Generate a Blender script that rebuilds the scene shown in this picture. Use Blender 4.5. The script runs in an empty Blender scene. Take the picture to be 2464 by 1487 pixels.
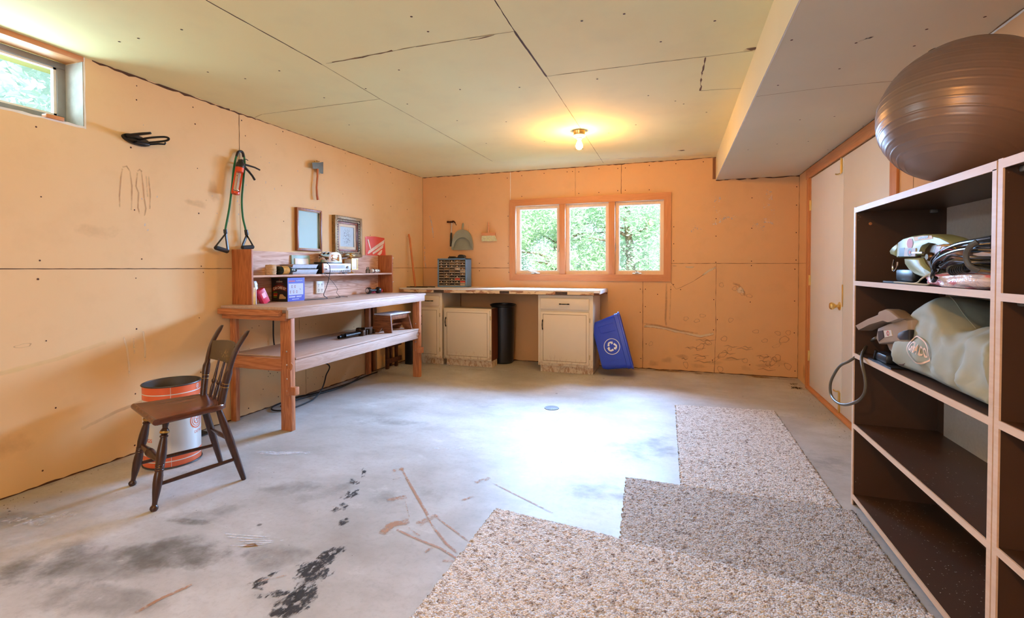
import bpy, bmesh, math, random
from mathutils import Vector, Matrix
random.seed(7)
PI = math.pi
S = bpy.context.scene
COL = S.collection

# ---------------------------------------------------------------- camera
CF, CYAW, CPIT, CROL, CCY = 1151.879, math.radians(18.8424), math.radians(-1.0468), math.radians(-0.0866), 665.396
EYE = Vector((0, 0, 1.22))
_fw = Vector((-math.sin(CYAW)*math.cos(CPIT), math.cos(CYAW)*math.cos(CPIT), math.sin(CPIT)))
_r = Vector((math.cos(CYAW), math.sin(CYAW), 0))
_u = _r.cross(_fw)
R_ = _r*math.cos(CROL)+_u*math.sin(CROL)
U_ = -_r*math.sin(CROL)+_u*math.cos(CROL)
cam = bpy.data.objects.new('camera', bpy.data.cameras.new('camera'))
COL.objects.link(cam)
cam.data.sensor_width = 36; cam.data.lens = CF/2464*36
cam.data.shift_y = -(743.5-CCY)/2464
cam.data.clip_start = 0.05; cam.data.clip_end = 200
M = Matrix((R_, U_, -_fw)).transposed().to_4x4(); M.translation = EYE
cam.matrix_world = M
S.camera = cam

def at(u, v, ax, val):            # a surveyed point: where the sight line meets a known plane of the room
    d = _fw + (u-1232)/CF*R_ - (v-CCY)/CF*U_
    i = 'xyz'.index(ax); t = (val-EYE[i])/d[i]
    return EYE + d*t

XL, YB, ZC, XS, ZS, XR, YR = -3.359, 5.968, 2.485, 0.435, 2.2236, 1.278, -2.0

# ---------------------------------------------------------------- world, sun, exposure
def s2l(c):
    if isinstance(c, str):
        c = c.lstrip('#'); c = [int(c[i:i+2], 16)/255 for i in (0, 2, 4)]
        return tuple((x/12.92 if x <= .04045 else ((x+.055)/1.055)**2.4) for x in c)
    return tuple(c)
w = bpy.data.worlds.new('sky'); S.world = w; w.use_nodes = True
bg = w.node_tree.nodes['Background']; bg.inputs[0].default_value = (0.75, 0.9, 1.0, 1); bg.inputs[1].default_value = 2.2
S.view_settings.view_transform = 'Standard'; S.view_settings.look = 'None'
S.view_settings.exposure = 0.0; S.view_settings.gamma = 1.0; S.view_settings.use_curve_mapping = False

def light(name, kind, loc, energy, color, size=.1, size_y=None, aim=None, **k):
    l = bpy.data.lights.new(name, kind); l.energy = energy; l.color = color
    if kind == 'AREA':
        l.shape = 'RECTANGLE'; l.size = size; l.size_y = size_y or size
    elif kind == 'SUN': l.angle = size
    o = bpy.data.objects.new(name, l); COL.objects.link(o); o.location = loc
    if aim is not None: o.rotation_euler = (Vector(aim)-Vector(loc)).to_track_quat('-Z', 'Y').to_euler()
    return o
light('sun', 'SUN', (2, -6, 12), 8.5, (1.0, .98, .88), .01, aim=(-1.0, 5, 4))
COOL = (0.36, 0.58, 1.0)
a = light('daylight_window_back', 'AREA', (-1.056, 6.62, 2.05), 530, COOL, 2.4, .75, aim=(-2.3, 1.8, .55)); a.visible_camera = False; a.data.spread = math.radians(110)
a = light('daylight_window_left', 'AREA', (-3.62, 1.42, 2.27), 30, (.55, .8, 1.0), .86, .36, aim=(-2.2, 1.3, 1.9)); a.visible_camera = False
a = light('fill_light_rear', 'AREA', (-1.0, -2.22, 1.55), 38, (.86, .90, 1.0), 1.7, 1.0, aim=(-1.0, 2.0, 1.45)); a.visible_camera = False  # fill light added outside the unseen rear window
BULB_COL = (1.0, .48, .11)

# ---------------------------------------------------------------- mesh builder
class MB:
    def __init__(s): s.v = []; s.f = []; s.m = []; s.a = None
    def add(s, vs, fs, m=0):
        b = len(s.v); s.v += [Vector(v) for v in vs]
        for f in fs: s.f.append([b+i for i in f]); s.m.append(m)
        return s
    def box(s, x0, x1, y0, y1, z0, z1, bev=0, m=0, mat=None):
        if x0 > x1: x0, x1 = x1, x0
        if y0 > y1: y0, y1 = y1, y0
        if z0 > z1: z0, z1 = z1, z0
        if bev:
            bm = bmesh.new(); bmesh.ops.create_cube(bm, size=1)
            for v in bm.verts: v.co = Vector(((x0+x1)/2+v.co.x*(x1-x0), (y0+y1)/2+v.co.y*(y1-y0), (z0+z1)/2+v.co.z*(z1-z0)))
            bmesh.ops.bevel(bm, geom=bm.edges[:], offset=min(bev, (x1-x0)*.45, (y1-y0)*.45, (z1-z0)*.45), segments=2, affect='EDGES', profile=.5)
            vs = [v.co.copy() for v in bm.verts]; fs = [[v.index for v in f.verts] for f in bm.faces]; bm.free()
        else:
            vs = [Vector(p) for p in ((x0,y0,z0),(x1,y0,z0),(x1,y1,z0),(x0,y1,z0),(x0,y0,z1),(x1,y0,z1),(x1,y1,z1),(x0,y1,z1))]
            fs = [(0,3,2,1),(4,5,6,7),(0,1,5,4),(1,2,6,5),(2,3,7,6),(3,0,4,7)]
        if mat is not None: vs = [mat @ v for v in vs]
        return s.add(vs, fs, m)
    def tube(s, pts, r, seg=10, closed=False, m=0, cap=True, squash=None):
        pts = [Vector(p) for p in pts]; n = len(pts)
        rs = r if isinstance(r, (list, tuple)) else [r]*n
        rings = []; up = None
        for i, p in enumerate(pts):
            if closed: t = pts[(i+1) % n]-pts[i-1]
            else: t = pts[min(i+1, n-1)]-pts[max(i-1, 0)]
            t.normalize()
            if up is None:
                up = Vector((0, 0, 1)) if abs(t.z) < .9 else Vector((1, 0, 0))
            a = t.cross(up)
            if a.length < 1e-5: a = t.cross(Vector((0, 1, 0)))
            a.normalize(); b = a.cross(t).normalized(); up = b
            q = squash or (1, 1)
            rings.append([p+(a*math.cos(2*PI*k/seg)*q[0]+b*math.sin(2*PI*k/seg)*q[1])*rs[i] for k in range(seg)])
        vs = [v for rg in rings for v in rg]; fs = []
        for i in range(n if closed else n-1):
            j = (i+1) % n
            for k in range(seg):
                k2 = (k+1) % seg; fs.append((i*seg+k, i*seg+k2, j*seg+k2, j*seg+k))
        if cap and not closed:
            fs.append(list(range(seg))[::-1]); fs.append([(n-1)*seg+k for k in range(seg)])
        return s.add(vs, fs, m)
    def lathe(s, prof, mat=None, seg=24, m=0, cap=True):
        vs = []; fs = []; mat = mat or Matrix()
        for r, z in prof:
            for k in range(seg): vs.append(mat @ Vector((r*math.cos(2*PI*k/seg), r*math.sin(2*PI*k/seg), z)))
        for i in range(len(prof)-1):
            for k in range(seg):
                k2 = (k+1) % seg; fs.append((i*seg+k, i*seg+k2, (i+1)*seg+k2, (i+1)*seg+k))
        if cap:
            if prof[0][0] > 1e-5: fs.append(list(range(seg))[::-1])
            if prof[-1][0] > 1e-5: fs.append([(len(prof)-1)*seg+k for k in range(seg)])
        return s.add(vs, fs, m)
    def turned(s, A, B, prof, seg=16, m=0):      # prof [(r, t 0..1)] swept from A to B
        A = Vector(A); B = Vector(B); d = B-A
        mat = Matrix.Translation(A) @ d.to_track_quat('Z', 'Y').to_matrix().to_4x4()
        return s.lathe([(r, t*d.length) for r, t in prof], mat, seg, m)
    def prism(s, poly, h, mat=None, m=0):        # poly in local xy, extruded z 0..h
        mat = mat or Matrix(); n = len(poly)
        vs = [mat @ Vector((x, y, 0)) for x, y in poly]+[mat @ Vector((x, y, h)) for x, y in poly]
        fs = [list(range(n))[::-1], list(range(n, 2*n))]+[(i, (i+1) % n, n+(i+1) % n, n+i) for i in range(n)]
        return s.add(vs, fs, m)
    def ell(s, c, rx, ry, rz, seg=20, rings=12, m=0, mat=None):
        c = Vector(c); prof = []
        vs = []; fs = []
        for i in range(rings+1):
            th = PI*i/rings
            for k in range(seg):
                p = Vector((rx*math.sin(th)*math.cos(2*PI*k/seg), ry*math.sin(th)*math.sin(2*PI*k/seg), -rz*math.cos(th)))
                if mat is not None: p = mat @ p
                vs.append(c+p)
        for i in range(rings):
            for k in range(seg):
                k2 = (k+1) % seg; fs.append((i*seg+k, i*seg+k2, (i+1)*seg+k2, (i+1)*seg+k))
        return s.add(vs, fs, m)
    def build(s, name, mat, parent=None, world=True, ang=35, kind=None, label=None):
        me = bpy.data.meshes.new(name)
        vs = s.v
        if parent is not None and world:
            inv = wmat(parent).inverted(); vs = [inv @ v for v in vs]
        elif parent is None and world:
            pass
        origin = Vector((0, 0, 0))
        if parent is None and vs:
            xs = [v.x for v in vs]; ys = [v.y for v in vs]; zs = [v.z for v in vs]
            origin = Vector(((min(xs)+max(xs))/2, (min(ys)+max(ys))/2, min(zs)))
            if kind == 'structure': origin = Vector((0, 0, 0))
            vs = [v-origin for v in vs]
        me.from_pydata([tuple(v) for v in vs], [], s.f)
        mats = mat if isinstance(mat, (list, tuple)) else [mat]
        for x in mats: me.materials.append(x)
        me.polygons.foreach_set('material_index', s.m)
        bm = bmesh.new(); bm.from_mesh(me)
        if s.a is None:
            bmesh.ops.remove_doubles(bm, verts=bm.verts, dist=1e-6)
            bmesh.ops.recalc_face_normals(bm, faces=[f for f in bm.faces if True])
        bm.to_mesh(me); bm.free()
        if s.a is not None:
            at_ = me.attributes.new('fade', 'FLOAT', 'POINT')
            at_.data.foreach_set('value', s.a+[0.0]*(len(me.vertices)-len(s.a)))
        me.polygons.foreach_set('use_smooth', [True]*len(me.polygons))
        me.set_sharp_from_angle(angle=math.radians(ang))
        o = bpy.data.objects.new(name, me); COL.objects.link(o)
        if parent is not None: o.parent = parent
        else: o.location = origin
        if kind: o['kind'] = kind
        if label: o['label'] = label
        return o

def wmat(o):
    m = o.matrix_basis.copy()
    p = o.parent
    while p is not None: m = p.matrix_basis @ m; p = p.parent
    return m
def thing(name, label, cat, loc, rz=0, group=None, kind=None):
    o = bpy.data.objects.new(name, None); COL.objects.link(o)
    o.empty_display_size = .1
    o.location = loc; o.rotation_euler = (0, 0, rz)
    if kind: o['kind'] = kind
    if label: o['label'] = label
    if cat: o['category'] = cat
    if group: o['group'] = group
    return o
def tag(o, label, cat, group=None, kind=None):
    o['label'] = label; o['category'] = cat
    if group: o['group'] = group
    if kind: o['kind'] = kind
    return o
def basis(o, x, y, z):
    m = Matrix((Vector(x).normalized(), Vector(y).normalized(), Vector(z).normalized())).transposed().to_4x4(); m.translation = Vector(o); return m
# frames for lettering / prisms:  local x, y on the surface, z out of it
def onL(y, z, off=0): return basis((XL+off, y, z), (0, 1, 0), (0, 0, 1), (1, 0, 0))      # reads left to right seen from the room
def onX(x, y, z): return basis((x, y, z), (0, 1, 0), (0, 0, 1), (1, 0, 0))
def onXm(x, y, z): return basis((x, y, z), (0, -1, 0), (0, 0, 1), (-1, 0, 0))
def onY(x, y, z): return basis((x, y, z), (1, 0, 0), (0, 0, 1), (0, -1, 0))
def text_mb(txt, size, mat, depth=.0006, squeeze=1.0, mi=0, mb=None, align='CENTER', bold=0.0, fn=None):
    cu = bpy.data.curves.new('t', 'FONT'); cu.body = txt; cu.size = size; cu.align_x = align; cu.align_y = 'CENTER'; cu.offset = bold
    cu.resolution_u = 3
    o = bpy.data.objects.new('t', cu); COL.objects.link(o)
    dg = bpy.context.evaluated_depsgraph_get(); me = bpy.data.meshes.new_from_object(o.evaluated_get(dg))
    mb = mb or MB()
    vs = []
    for v in me.vertices:
        p = Vector((v.co.x*squeeze, v.co.y, depth))
        vs.append(fn(p) if fn else mat @ p)
    mb.add(vs, [list(p.vertices) for p in me.polygons], mi)
    bpy.data.objects.remove(o); bpy.data.curves.remove(cu); bpy.data.meshes.remove(me)
    return mb

# ---------------------------------------------------------------- materials
MATS = {}
class NT:
    def __init__(s, name):
        s.m = bpy.data.materials.new(name); s.m.use_nodes = True; s.t = s.m.node_tree; s.n = s.t.nodes; s.l = s.t.links
        s.p = s.n['Principled BSDF']; s.out = s.n['Material Output']
        s.co = None
    def node(s, k, **kw):
        n = s.n.new(k)
        for a, b in kw.items(): setattr(n, a, b)
        return n
    def obj(s):
        if s.co is None: s.co = s.node('ShaderNodeTexCoord').outputs['Object']
        return s.co
    def map(s, scale=(1,1,1), rot=(0,0,0), loc=(0,0,0), src=None):
        n = s.node('ShaderNodeMapping'); s.l.new(src or s.obj(), n.inputs[0])
        n.inputs['Scale'].default_value = scale; n.inputs['Rotation'].default_value = rot; n.inputs['Location'].default_value = loc
        return n.outputs[0]
    def noise(s, scale, detail=3, rough=.55, src=None, dist=0, out=0):
        n = s.node('ShaderNodeTexNoise'); s.l.new(src or s.obj(), n.inputs['Vector'])
        n.inputs['Scale'].default_value = scale; n.inputs['Detail'].default_value = detail; n.inputs['Roughness'].default_value = rough; n.inputs['Distortion'].default_value = dist
        return n.outputs[out]
    def ramp(s, fac, stops):
        n = s.node('ShaderNodeValToRGB'); s.l.new(fac, n.inputs[0]); e = n.color_ramp.elements
        while len(e) < len(stops): e.new(.5)
        for i, (p, c) in enumerate(stops):
            e[i].position = p
            c = (c, c, c) if isinstance(c, (int, float)) else s2l(c)
            e[i].color = (*c, 1)
        return n.outputs[0]
    def mix(s, fac, a, b, mode='MIX'):
        n = s.node('ShaderNodeMix', data_type='RGBA', blend_type=mode)
        for i, x in ((0, fac), (6, a), (7, b)):
            if hasattr(x, 'is_output'): s.l.new(x, n.inputs[i])
            else: n.inputs[i].default_value = x if i == 0 else (*s2l(x), 1)
        return n.outputs[2]
    def math(s, op, a, b=0, clamp=False):
        n = s.node('ShaderNodeMath', operation=op, use_clamp=clamp)
        for i, x in enumerate((a, b)):
            if hasattr(x, 'is_output'): s.l.new(x, n.inputs[i])
            else: n.inputs[i].default_value = x
        return n.outputs[0]
    def color(s, c):
        if hasattr(c, 'is_output'): s.l.new(c, s.p.inputs['Base Color'])
        else: s.p.inputs['Base Color'].default_value = (*s2l(c), 1)
    def set(s, **k):
        for a, b in k.items():
            i = s.p.inputs[a.replace('_', ' ')]
            if hasattr(b, 'is_output'): s.l.new(b, i)
            else: i.default_value = b
    def bump(s, h, strength=.3, dist=.01):
        n = s.node('ShaderNodeBump'); s.l.new(h, n.inputs['Height']); n.inputs['Strength'].default_value = strength; n.inputs['Distance'].default_value = dist
        s.l.new(n.outputs[0], s.p.inputs['Normal'])

def plain(name, c, rough=.5, metal=0, var=.12, scale=12, bump=0, spec=.5):
    if name in MATS: return MATS[name]
    n = NT(name); c = s2l(c)
    f = n.noise(scale, 4)
    d = tuple(x*(1-var) for x in c); u = tuple(min(1, x*(1+var)) for x in c)
    n.color(n.ramp(f, [(.3, d), (.7, u)]))
    n.set(Roughness=rough, Metallic=metal); n.p.inputs['Specular IOR Level'].default_value = spec
    if bump: n.bump(n.noise(scale*6, 4), bump, .004)
    MATS[name] = n.m; return n.m

def wood(name, dark, light, axis='x', rough=.55, scale=1.0, contrast=1.0, knots=False):
    if name in MATS: return MATS[name]
    n = NT(name)
    k = {'x': (1.2, 14, 14), 'y': (14, 1.2, 14), 'z': (14, 14, 1.2)}[axis]
    v = n.map(tuple(a*scale for a in k))
    wv = n.node('ShaderNodeTexNoise'); n.l.new(v, wv.inputs['Vector']); wv.inputs['Scale'].default_value = 1.6; wv.inputs['Detail'].default_value = 3; wv.inputs['Distortion'].default_value = 1.2
    s1 = n.math('MULTIPLY', wv.outputs[0], 14.0); s1 = n.math('FRACT', s1)
    s1 = n.math('PINGPONG', n.math('MULTIPLY', wv.outputs[0], 9.0), 1.0)
    fine = n.noise(4.5, 5, .7, src=n.map(tuple(a*scale*2.5 for a in k)))
    mixf = n.math('ADD', n.math('MULTIPLY', s1, .55*contrast), n.math('MULTIPLY', fine, .5), True)
    c = n.mix(mixf, dark, light)
    big = n.noise(1.3, 2)
    c = n.mix(n.math('MULTIPLY', n.math('SUBTRACT', big, .35, True), .8), c, dark)
    n.color(c); n.set(Roughness=rough)
    n.bump(fine, .18, .002)
    MATS[name] = n.m; return n.m

def wallpaint(name, base, low, blotch, rough=.75):
    n = NT(name)
    f = n.noise(.9, 4, .6); g = n.noise(5, 5, .65)
    c = n.mix(n.ramp(f, [(.35, 0), (.7, 1)]), base, low)
    c = n.mix(n.math('MULTIPLY', n.ramp(g, [(.52, 0), (.72, 1)]), .18), c, blotch)
    sp = n.node('ShaderNodeTexVoronoi'); n.l.new(n.obj(), sp.inputs['Vector']); sp.inputs['Scale'].default_value = 7
    dot = n.ramp(sp.outputs['Distance'], [(0, 1), (.022, 1), (.035, 0)])
    sel = n.math('GREATER_THAN', n.noise(2.2, 2), .60)
    c = n.mix(n.math('MULTIPLY', n.math('MULTIPLY', dot, sel), .5), c, '#7a4a22')
    n.color(c); n.set(Roughness=rough); n.bump(n.noise(120, 3), .08, .001)
    MATS[name] = n.m; return n.m

def decal(name, c, k=2.6, scale=14, detail=6, rough=.8, thr=.5, stretch=(1,1,1), op=.6, nc=1.35):
    n = NT(name)
    at_ = n.node('ShaderNodeAttribute', attribute_name='fade')
    nz = n.noise(scale, detail, .68, src=n.map(stretch))
    a = n.math('SUBTRACT', n.math('MULTIPLY', at_.outputs['Fac'], 1.1), n.math('MULTIPLY', n.math('SUBTRACT', nz, .5-.32*1.35/nc), nc))
    a = n.math('MULTIPLY', n.math('MULTIPLY', n.math('ADD', a, thr-.35), k, True), op)
    n.color(c); n.set(Roughness=rough, Alpha=a)
    MATS[name] = n.m; return n.m

wall_m = wallpaint('wall_paint', (.77, .53, .27), (.75, .50, .24), (.60, .38, .18))
wallb_m = wallpaint('wall_paint_back', (.74, .43, .20), (.70, .40, .18), (.54, .29, .12))
seam_m = plain('seam_gap', '#553620', .9)
seaml_m = plain('seam_faint', '#8a6a44', .9)
white_edge = plain('gypsum_edge', '#e8e2d8', .9)
nail_m = plain('nail_rust', '#4a2410', .8)
stud_m = wood('stud_wood', '#6a3a1c', '#a8703c', 'z')
# ceiling board
n = NT('ceiling_board'); f = n.noise(.55, 3); g = n.noise(3.2, 4)
c = n.mix(n.ramp(f, [(.4, 0), (.62, 1)]), (.84, .77, .40), (.84, .70, .34)); c = n.mix(n.math('MULTIPLY', n.ramp(g, [(.5, 0), (.75, 1)]), .12), c, (.5, .42, .25))
n.color(c); n.set(Roughness=.85); ceil_m = n.m
soff_m = plain('soffit_board', (.68, .61, .44), .85, var=.04, scale=1.2)
soffs_m = plain('soffit_side_board', (.72, .62, .36), .85, var=.04, scale=1.2)
# concrete floor
n = NT('concrete_floor'); v = n.map((1, 1, 1))
f1 = n.noise(.8, 5, .62, dist=.4); f2 = n.noise(3.0, 6, .68, src=n.map((1, 1.6, 1))); f3 = n.noise(38, 4, .7)
c = n.mix(n.ramp(f1, [(.34, 0), (.64, 1)]), (.37, .365, .35), (.57, .565, .555))
c = n.mix(n.math('MULTIPLY', n.ramp(f2, [(.46, 0), (.70, 1)]), .45), c, (.27, .25, .22))
c = n.mix(n.math('MULTIPLY', n.ramp(f2, [(.22, 1), (.40, 0)]), .6), c, (.78, .78, .78))
c = n.mix(n.math('MULTIPLY', n.ramp(f3, [(.35, 1), (.5, 0)]), .16), c, (.2, .19, .17))
vo = n.node('ShaderNodeTexVoronoi'); n.l.new(n.map((5, 5, 5)), vo.inputs['Vector']); vo.inputs['Scale'].default_value = 1
dot = n.ramp(vo.outputs['Distance'], [(0, 1), (.04, 1), (.07, 0)])
sel = n.math('GREATER_THAN', n.noise(1.7, 2, src=n.map((1, 1, 1), loc=(4, 3, 0))), .57)
c = n.mix(n.math('MULTIPLY', n.math('MULTIPLY', dot, sel), .75), c, (.06, .05, .045))
n.color(c); n.set(Roughness=n.ramp(f1, [(.3, .42), (.7, .62)])); n.bump(f2, .12, .004)
floor_m = n.m
oil_m = decal('oil_stain', (.035, .035, .04), 1.3, 34, 8, .45, op=.82, nc=5.5, thr=.22, stretch=(1.6, .8, 1))
smudge_m = decal('grey_smudge', (.15, .13, .10), 1.1, 5, 7, op=.45, nc=2.4)
rust_m = decal('rust_mark', (.52, .24, .10), 2.2, 40, 6, op=.55, nc=2.2)
pale_m = decal('pale_scuff', (.85, .85, .9), 1.8, 26, 7, op=.5, nc=4, thr=.3)
ring_m = decal('water_ring', (.50, .24, .09), 1.6, 30, 5, op=.42)
wdirt_m = decal('wall_dirt', (.50, .26, .10), 1.0, 7, 6, op=.30, nc=2)
torn_m = decal('torn_paper', (.92, .76, .52), 2.4, 30, 5, op=.6, nc=2)
yel_m = decal('yellow_streak', (.85, .72, .2), .8, 8, 3, op=.22)

WO, WD = s2l('#8a2c08'), None
bench_m = {ax: wood('bench_pine_shaded_'+ax, (.30, .080, .022), (.70, .31, .13), ax, .6) for ax in 'xyz'}  # boards facing the viewer: their orange shade is put into the pine colour
btop_m = wood('bench_pine_lit', (.42, .27, .20), (.78, .66, .58), 'y', .6, contrast=.5)  # same pine made paler, window light on top and fronts painted in
hutch_m = {'y': wood('plywood_lit', (.42, .20, .11), (.80, .58, .45), 'y', .6, .8, 1.2), 'z': wood('plywood_shaded', (.28, .075, .02), (.56, .20, .065), 'z', .55, .8, 1.2)}  # one plywood twice: y coloured as window-lit, z coloured as in shade
trim_m = {ax: wood('fir_trim_'+ax, (.50, .18, .055), (.76, .34, .125), ax, .5, .7, .5) for ax in 'xyz'}
door_m = plain('door_white_paint', (.80, .80, .80), .45, var=.03, scale=2)
brass_m = plain('brass', (.80, .58, .22), .28, 1, var=.1)
black_m = plain('black_plastic', (.012, .012, .013), .35)
blackiron_m = plain('black_iron', (.02, .018, .018), .4, .6)
steel_m = plain('steel', (.62, .63, .65), .25, 1, var=.08)
chrome_m = plain('chrome', (.86, .87, .9), .08, 1, var=.03)
grey_m = plain('grey_metal', (.30, .31, .31), .5, .3)
whitep_m = plain('white_plastic', (.86, .86, .85), .35, var=.03)
lam_m = plain('white_laminate', (.82, .80, .78), .3, var=.06, scale=4)
glass_m = None
n = NT('window_glass'); tr = n.node('ShaderNodeBsdfTransparent'); gl = n.node('ShaderNodeBsdfGlossy'); gl.inputs['Roughness'].default_value = .02
tr.inputs[0].default_value = (.93, .97, .97, 1)
mx = n.node('ShaderNodeMixShader'); fr = n.node('ShaderNodeFresnel'); fr.inputs[0].default_value = 1.25
n.l.new(fr.outputs[0], mx.inputs[0]); n.l.new(tr.outputs[0], mx.inputs[1]); n.l.new(gl.outputs[0], mx.inputs[2]); n.l.new(mx.outputs[0], n.out.inputs[0]); glass_m = n.m
n = NT('clear_glass'); tr = n.node('ShaderNodeBsdfTransparent'); gl = n.node('ShaderNodeBsdfGlossy'); gl.inputs['Roughness'].default_value = .03
tr.inputs[0].default_value = (.80, .84, .84, 1)
mx = n.node('ShaderNodeMixShader'); fr = n.node('ShaderNodeFresnel'); fr.inputs[0].default_value = 1.5
n.l.new(fr.outputs[0], mx.inputs[0]); n.l.new(tr.outputs[0], mx.inputs[1]); n.l.new(gl.outputs[0], mx.inputs[2]); n.l.new(mx.outputs[0], n.out.inputs[0]); jar_m = n.m

# ---------------------------------------------------------------- decal geometry (stains, seams) joined into the wall / floor meshes
class Surf(MB):
    """mesh of one room surface; decals are laid .4 mm proud of it.  fr(a, b, off) -> world point"""
    def __init__(s, fr): super().__init__(); s.fr = fr; s.a = []; s.lay = 0
    def _fill(s, v=1.0):
        s.a += [v]*(len(s.v)-len(s.a))
    def poly(s, pts, m, off=None):
        s.lay += 1; o = off if off is not None else .0004+.00002*(s.lay % 40)
        s._fill(); s.add([s.fr(a, b, o) for a, b in pts], [list(range(len(pts)))], m); s._fill(1.0)
    def line(s, pts, wd, m, jit=0, off=None):
        for i in range(len(pts)-1):
            a = Vector(pts[i]); b = Vector(pts[i+1]); d = (b-a); L = d.length
            if L < 1e-6: continue
            nrm = Vector((-d.y, d.x))/L; k = max(1, int(L/.04)) if jit else 1
            prev = None
            for j in range(k+1):
                t = j/k; p = a+d*t; ww = wd*(1+jit*(random.random()-.5)*1.6); q = p+nrm*(random.random()-.5)*wd*jit
                cur = (q+nrm*ww/2, q-nrm*ww/2)
                if prev: s.poly([prev[0], cur[0], cur[1], prev[1]], m, off)
                prev = cur
    def dot(s, a, b, r, m, sx=1):
        s.poly([(a+r*sx*math.cos(2*PI*k/8), b+r*math.sin(2*PI*k/8)) for k in range(8)], m)
    def stroke(s, pts, wd, m):                 # faded strip
        s.lay += 1; o = .0006+.00003*(s.lay % 60)
        s._fill(); base = len(s.v); n = len(pts); vs = []; al = []
        for i in range(n):
            p = Vector(pts[i]); d = Vector(pts[min(i+1, n-1)])-Vector(pts[max(i-1, 0)])
            nr = Vector((-d.y, d.x)).normalized(); wi = wd[i] if isinstance(wd, (list, tuple)) else wd
            e = 0.0 if i in (0, n-1) else 1.0
            for t, av in ((-.5, 0), (-.22, .9), (.22, .9), (.5, 0)):
                q = p+nr*wi*t; vs.append(s.fr(q.x, q.y, o)); al.append(av*max(e, .55))
        fs = [(i*4+j, i*4+j+1, i*4+j+5, i*4+j+4) for i in range(n-1) for j in range(3)]
        s.add(vs, fs, m); s.a += al
    def blob(s, a, b, rx, ry, m, rot=0, hole=0, peak=1.0, seg=22):
        s.lay += 1; o = .0006+.00003*(s.lay % 60)
        s._fill(); vs = []; al = []
        rings = [(1.0, 0), (.72, peak*.55), (.4, peak), (0.02, peak)] if not hole else [(1.0, 0), (.92, peak), (.82, peak*.5), (.7, 0)]
        ph = [random.random()*6.28 for _ in range(3)]
        for rr, av in rings:
            for k in range(seg):
                th = 2*PI*k/seg; w_ = 1+.16*math.sin(2*th+ph[0])+.10*math.sin(3*th+ph[1])+.07*math.sin(5*th+ph[2])
                x = rx*rr*w_*math.cos(th); y = ry*rr*w_*math.sin(th)
                vs.append(s.fr(a+x*math.cos(rot)-y*math.sin(rot), b+x*math.sin(rot)+y*math.cos(rot), o)); al.append(av)
        fs = [(i*seg+k, i*seg+(k+1) % seg, (i+1)*seg+(k+1) % seg, (i+1)*seg+k) for i in range(len(rings)-1) for k in range(seg)]
        s.add(vs, fs, m); s.a += al
    def done(s, name, mats, kind='structure'):
        s._fill(); o = s.build(name, mats, kind=kind); return o
fF = lambda a, b, o=0: Vector((a, b, o))
fL = lambda a, b, o=0: Vector((XL+o, a, b))
fB = lambda a, b, o=0: Vector((a, YB-o, b))
fC = lambda a, b, o=0: Vector((a, b, ZC-o))
fR = lambda a, b, o=0: Vector((XR-o, a, b))
def pF(u, v): p = at(u, v, 'z', 0); return (p.x, p.y)
def pL(u, v): p = at(u, v, 'x', XL); return (p.y, p.z)
def pB(u, v): p = at(u, v, 'y', YB); return (p.x, p.z)
def pC(u, v): p = at(u, v, 'z', ZC); return (p.x, p.y)

# ================================================================ the room
# floor
s = Surf(fF); s.box(XL-.3, XR+.3, YR-.3, YB+.3, -.15, 0); s._fill()
FM = [floor_m, oil_m, smudge_m, rust_m, pale_m, wdirt_m, nail_m]
def st(pts, w_, m): s.stroke([pF(*p) for p in pts], w_, m)
def bl(u, v, rx, ry, m, rot=0, peak=1.0, hole=0): a, b = pF(u, v); s.blob(a, b, rx, ry, m, rot, hole, peak)
# oil drips
for u, v, rx, ry, pk in [(800,1330,.07,.05,1),(775,1352,.10,.07,1.15),(750,1378,.09,.09,1.2),
                         (705,1440,.09,.05,1.2),(735,1432,.08,.06,1.25),(672,1473,.045,.035,1.3),(705,1468,.05,.05,1.3),(665,1430,.10,.025,1.1),
                         (825,1258,.06,.03,1.1),(845,1190,.06,.06,.9),(820,1222,.05,.05,.9),(850,1160,.04,.05,.9),(875,1138,.07,.02,.9),(635,1395,.08,.03,.85),(620,1412,.05,.02,.85)]:
    bl(u, v, rx, ry, 1, random.random()*3, pk)
for u, v, rx, ry, pk in [(290,1350,.55,.20,.75),(420,1330,.35,.15,.7),(655,1340,.20,.10,.8),(480,1240,.25,.10,.6),(100,1340,.30,.20,.5),(240,1440,.35,.12,.7),(900,1010,.5,.25,.35),
                         (1200,980,.5,.12,.3),(1560,1080,.45,.22,.45),(1480,1180,.35,.15,.5),(1850,1000,.35,.12,.35),(1950,1110,.25,.30,.55),(740,1180,.4,.15,.5),(1100,890,.7,.1,.3),(960,1200,.4,.15,.35),(450,1255,.12,.04,.9),(30,1250,.25,.1,.6)]:
    bl(u, v, rx, ry, 2, random.random()*.6, pk)
# rust prints
for pts, wd in [([(965,1125),(995,1180),(1030,1240)],.018),([(975,1150),(1010,1210),(1040,1265)],.010),([(945,1133),(972,1128)],.05),([(930,1205),(978,1195)],.05),([(915,1285),(945,1262),(985,1255)],.07),
                ([(1005,1262),(1052,1240)],.06),([(955,1275),(1010,1300),(1060,1320),(1100,1345)],.016),([(1040,1265),(1075,1310),(1100,1330)],.018),([(1050,1245),(1090,1275),(1130,1305)],.012),([(1145,1162),(1178,1150)],.05),
                ([(1180,1160),(1250,1195),(1330,1235)],.012),([(1110,1205),(1140,1195)],.03),([(325,1475),(390,1440),(462,1408)],.025),([(985,1245),(975,1205)],.008),([(980,1268),(1010,1290)],.01),([(1022,1330),(1040,1318)],.02),
                ([(945,1155),(965,1150)],.012),([(1065,1350),(1130,1352)],.02),([(620,1400),(690,1385)],.01)]:
    st(pts, wd, 3)
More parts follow.
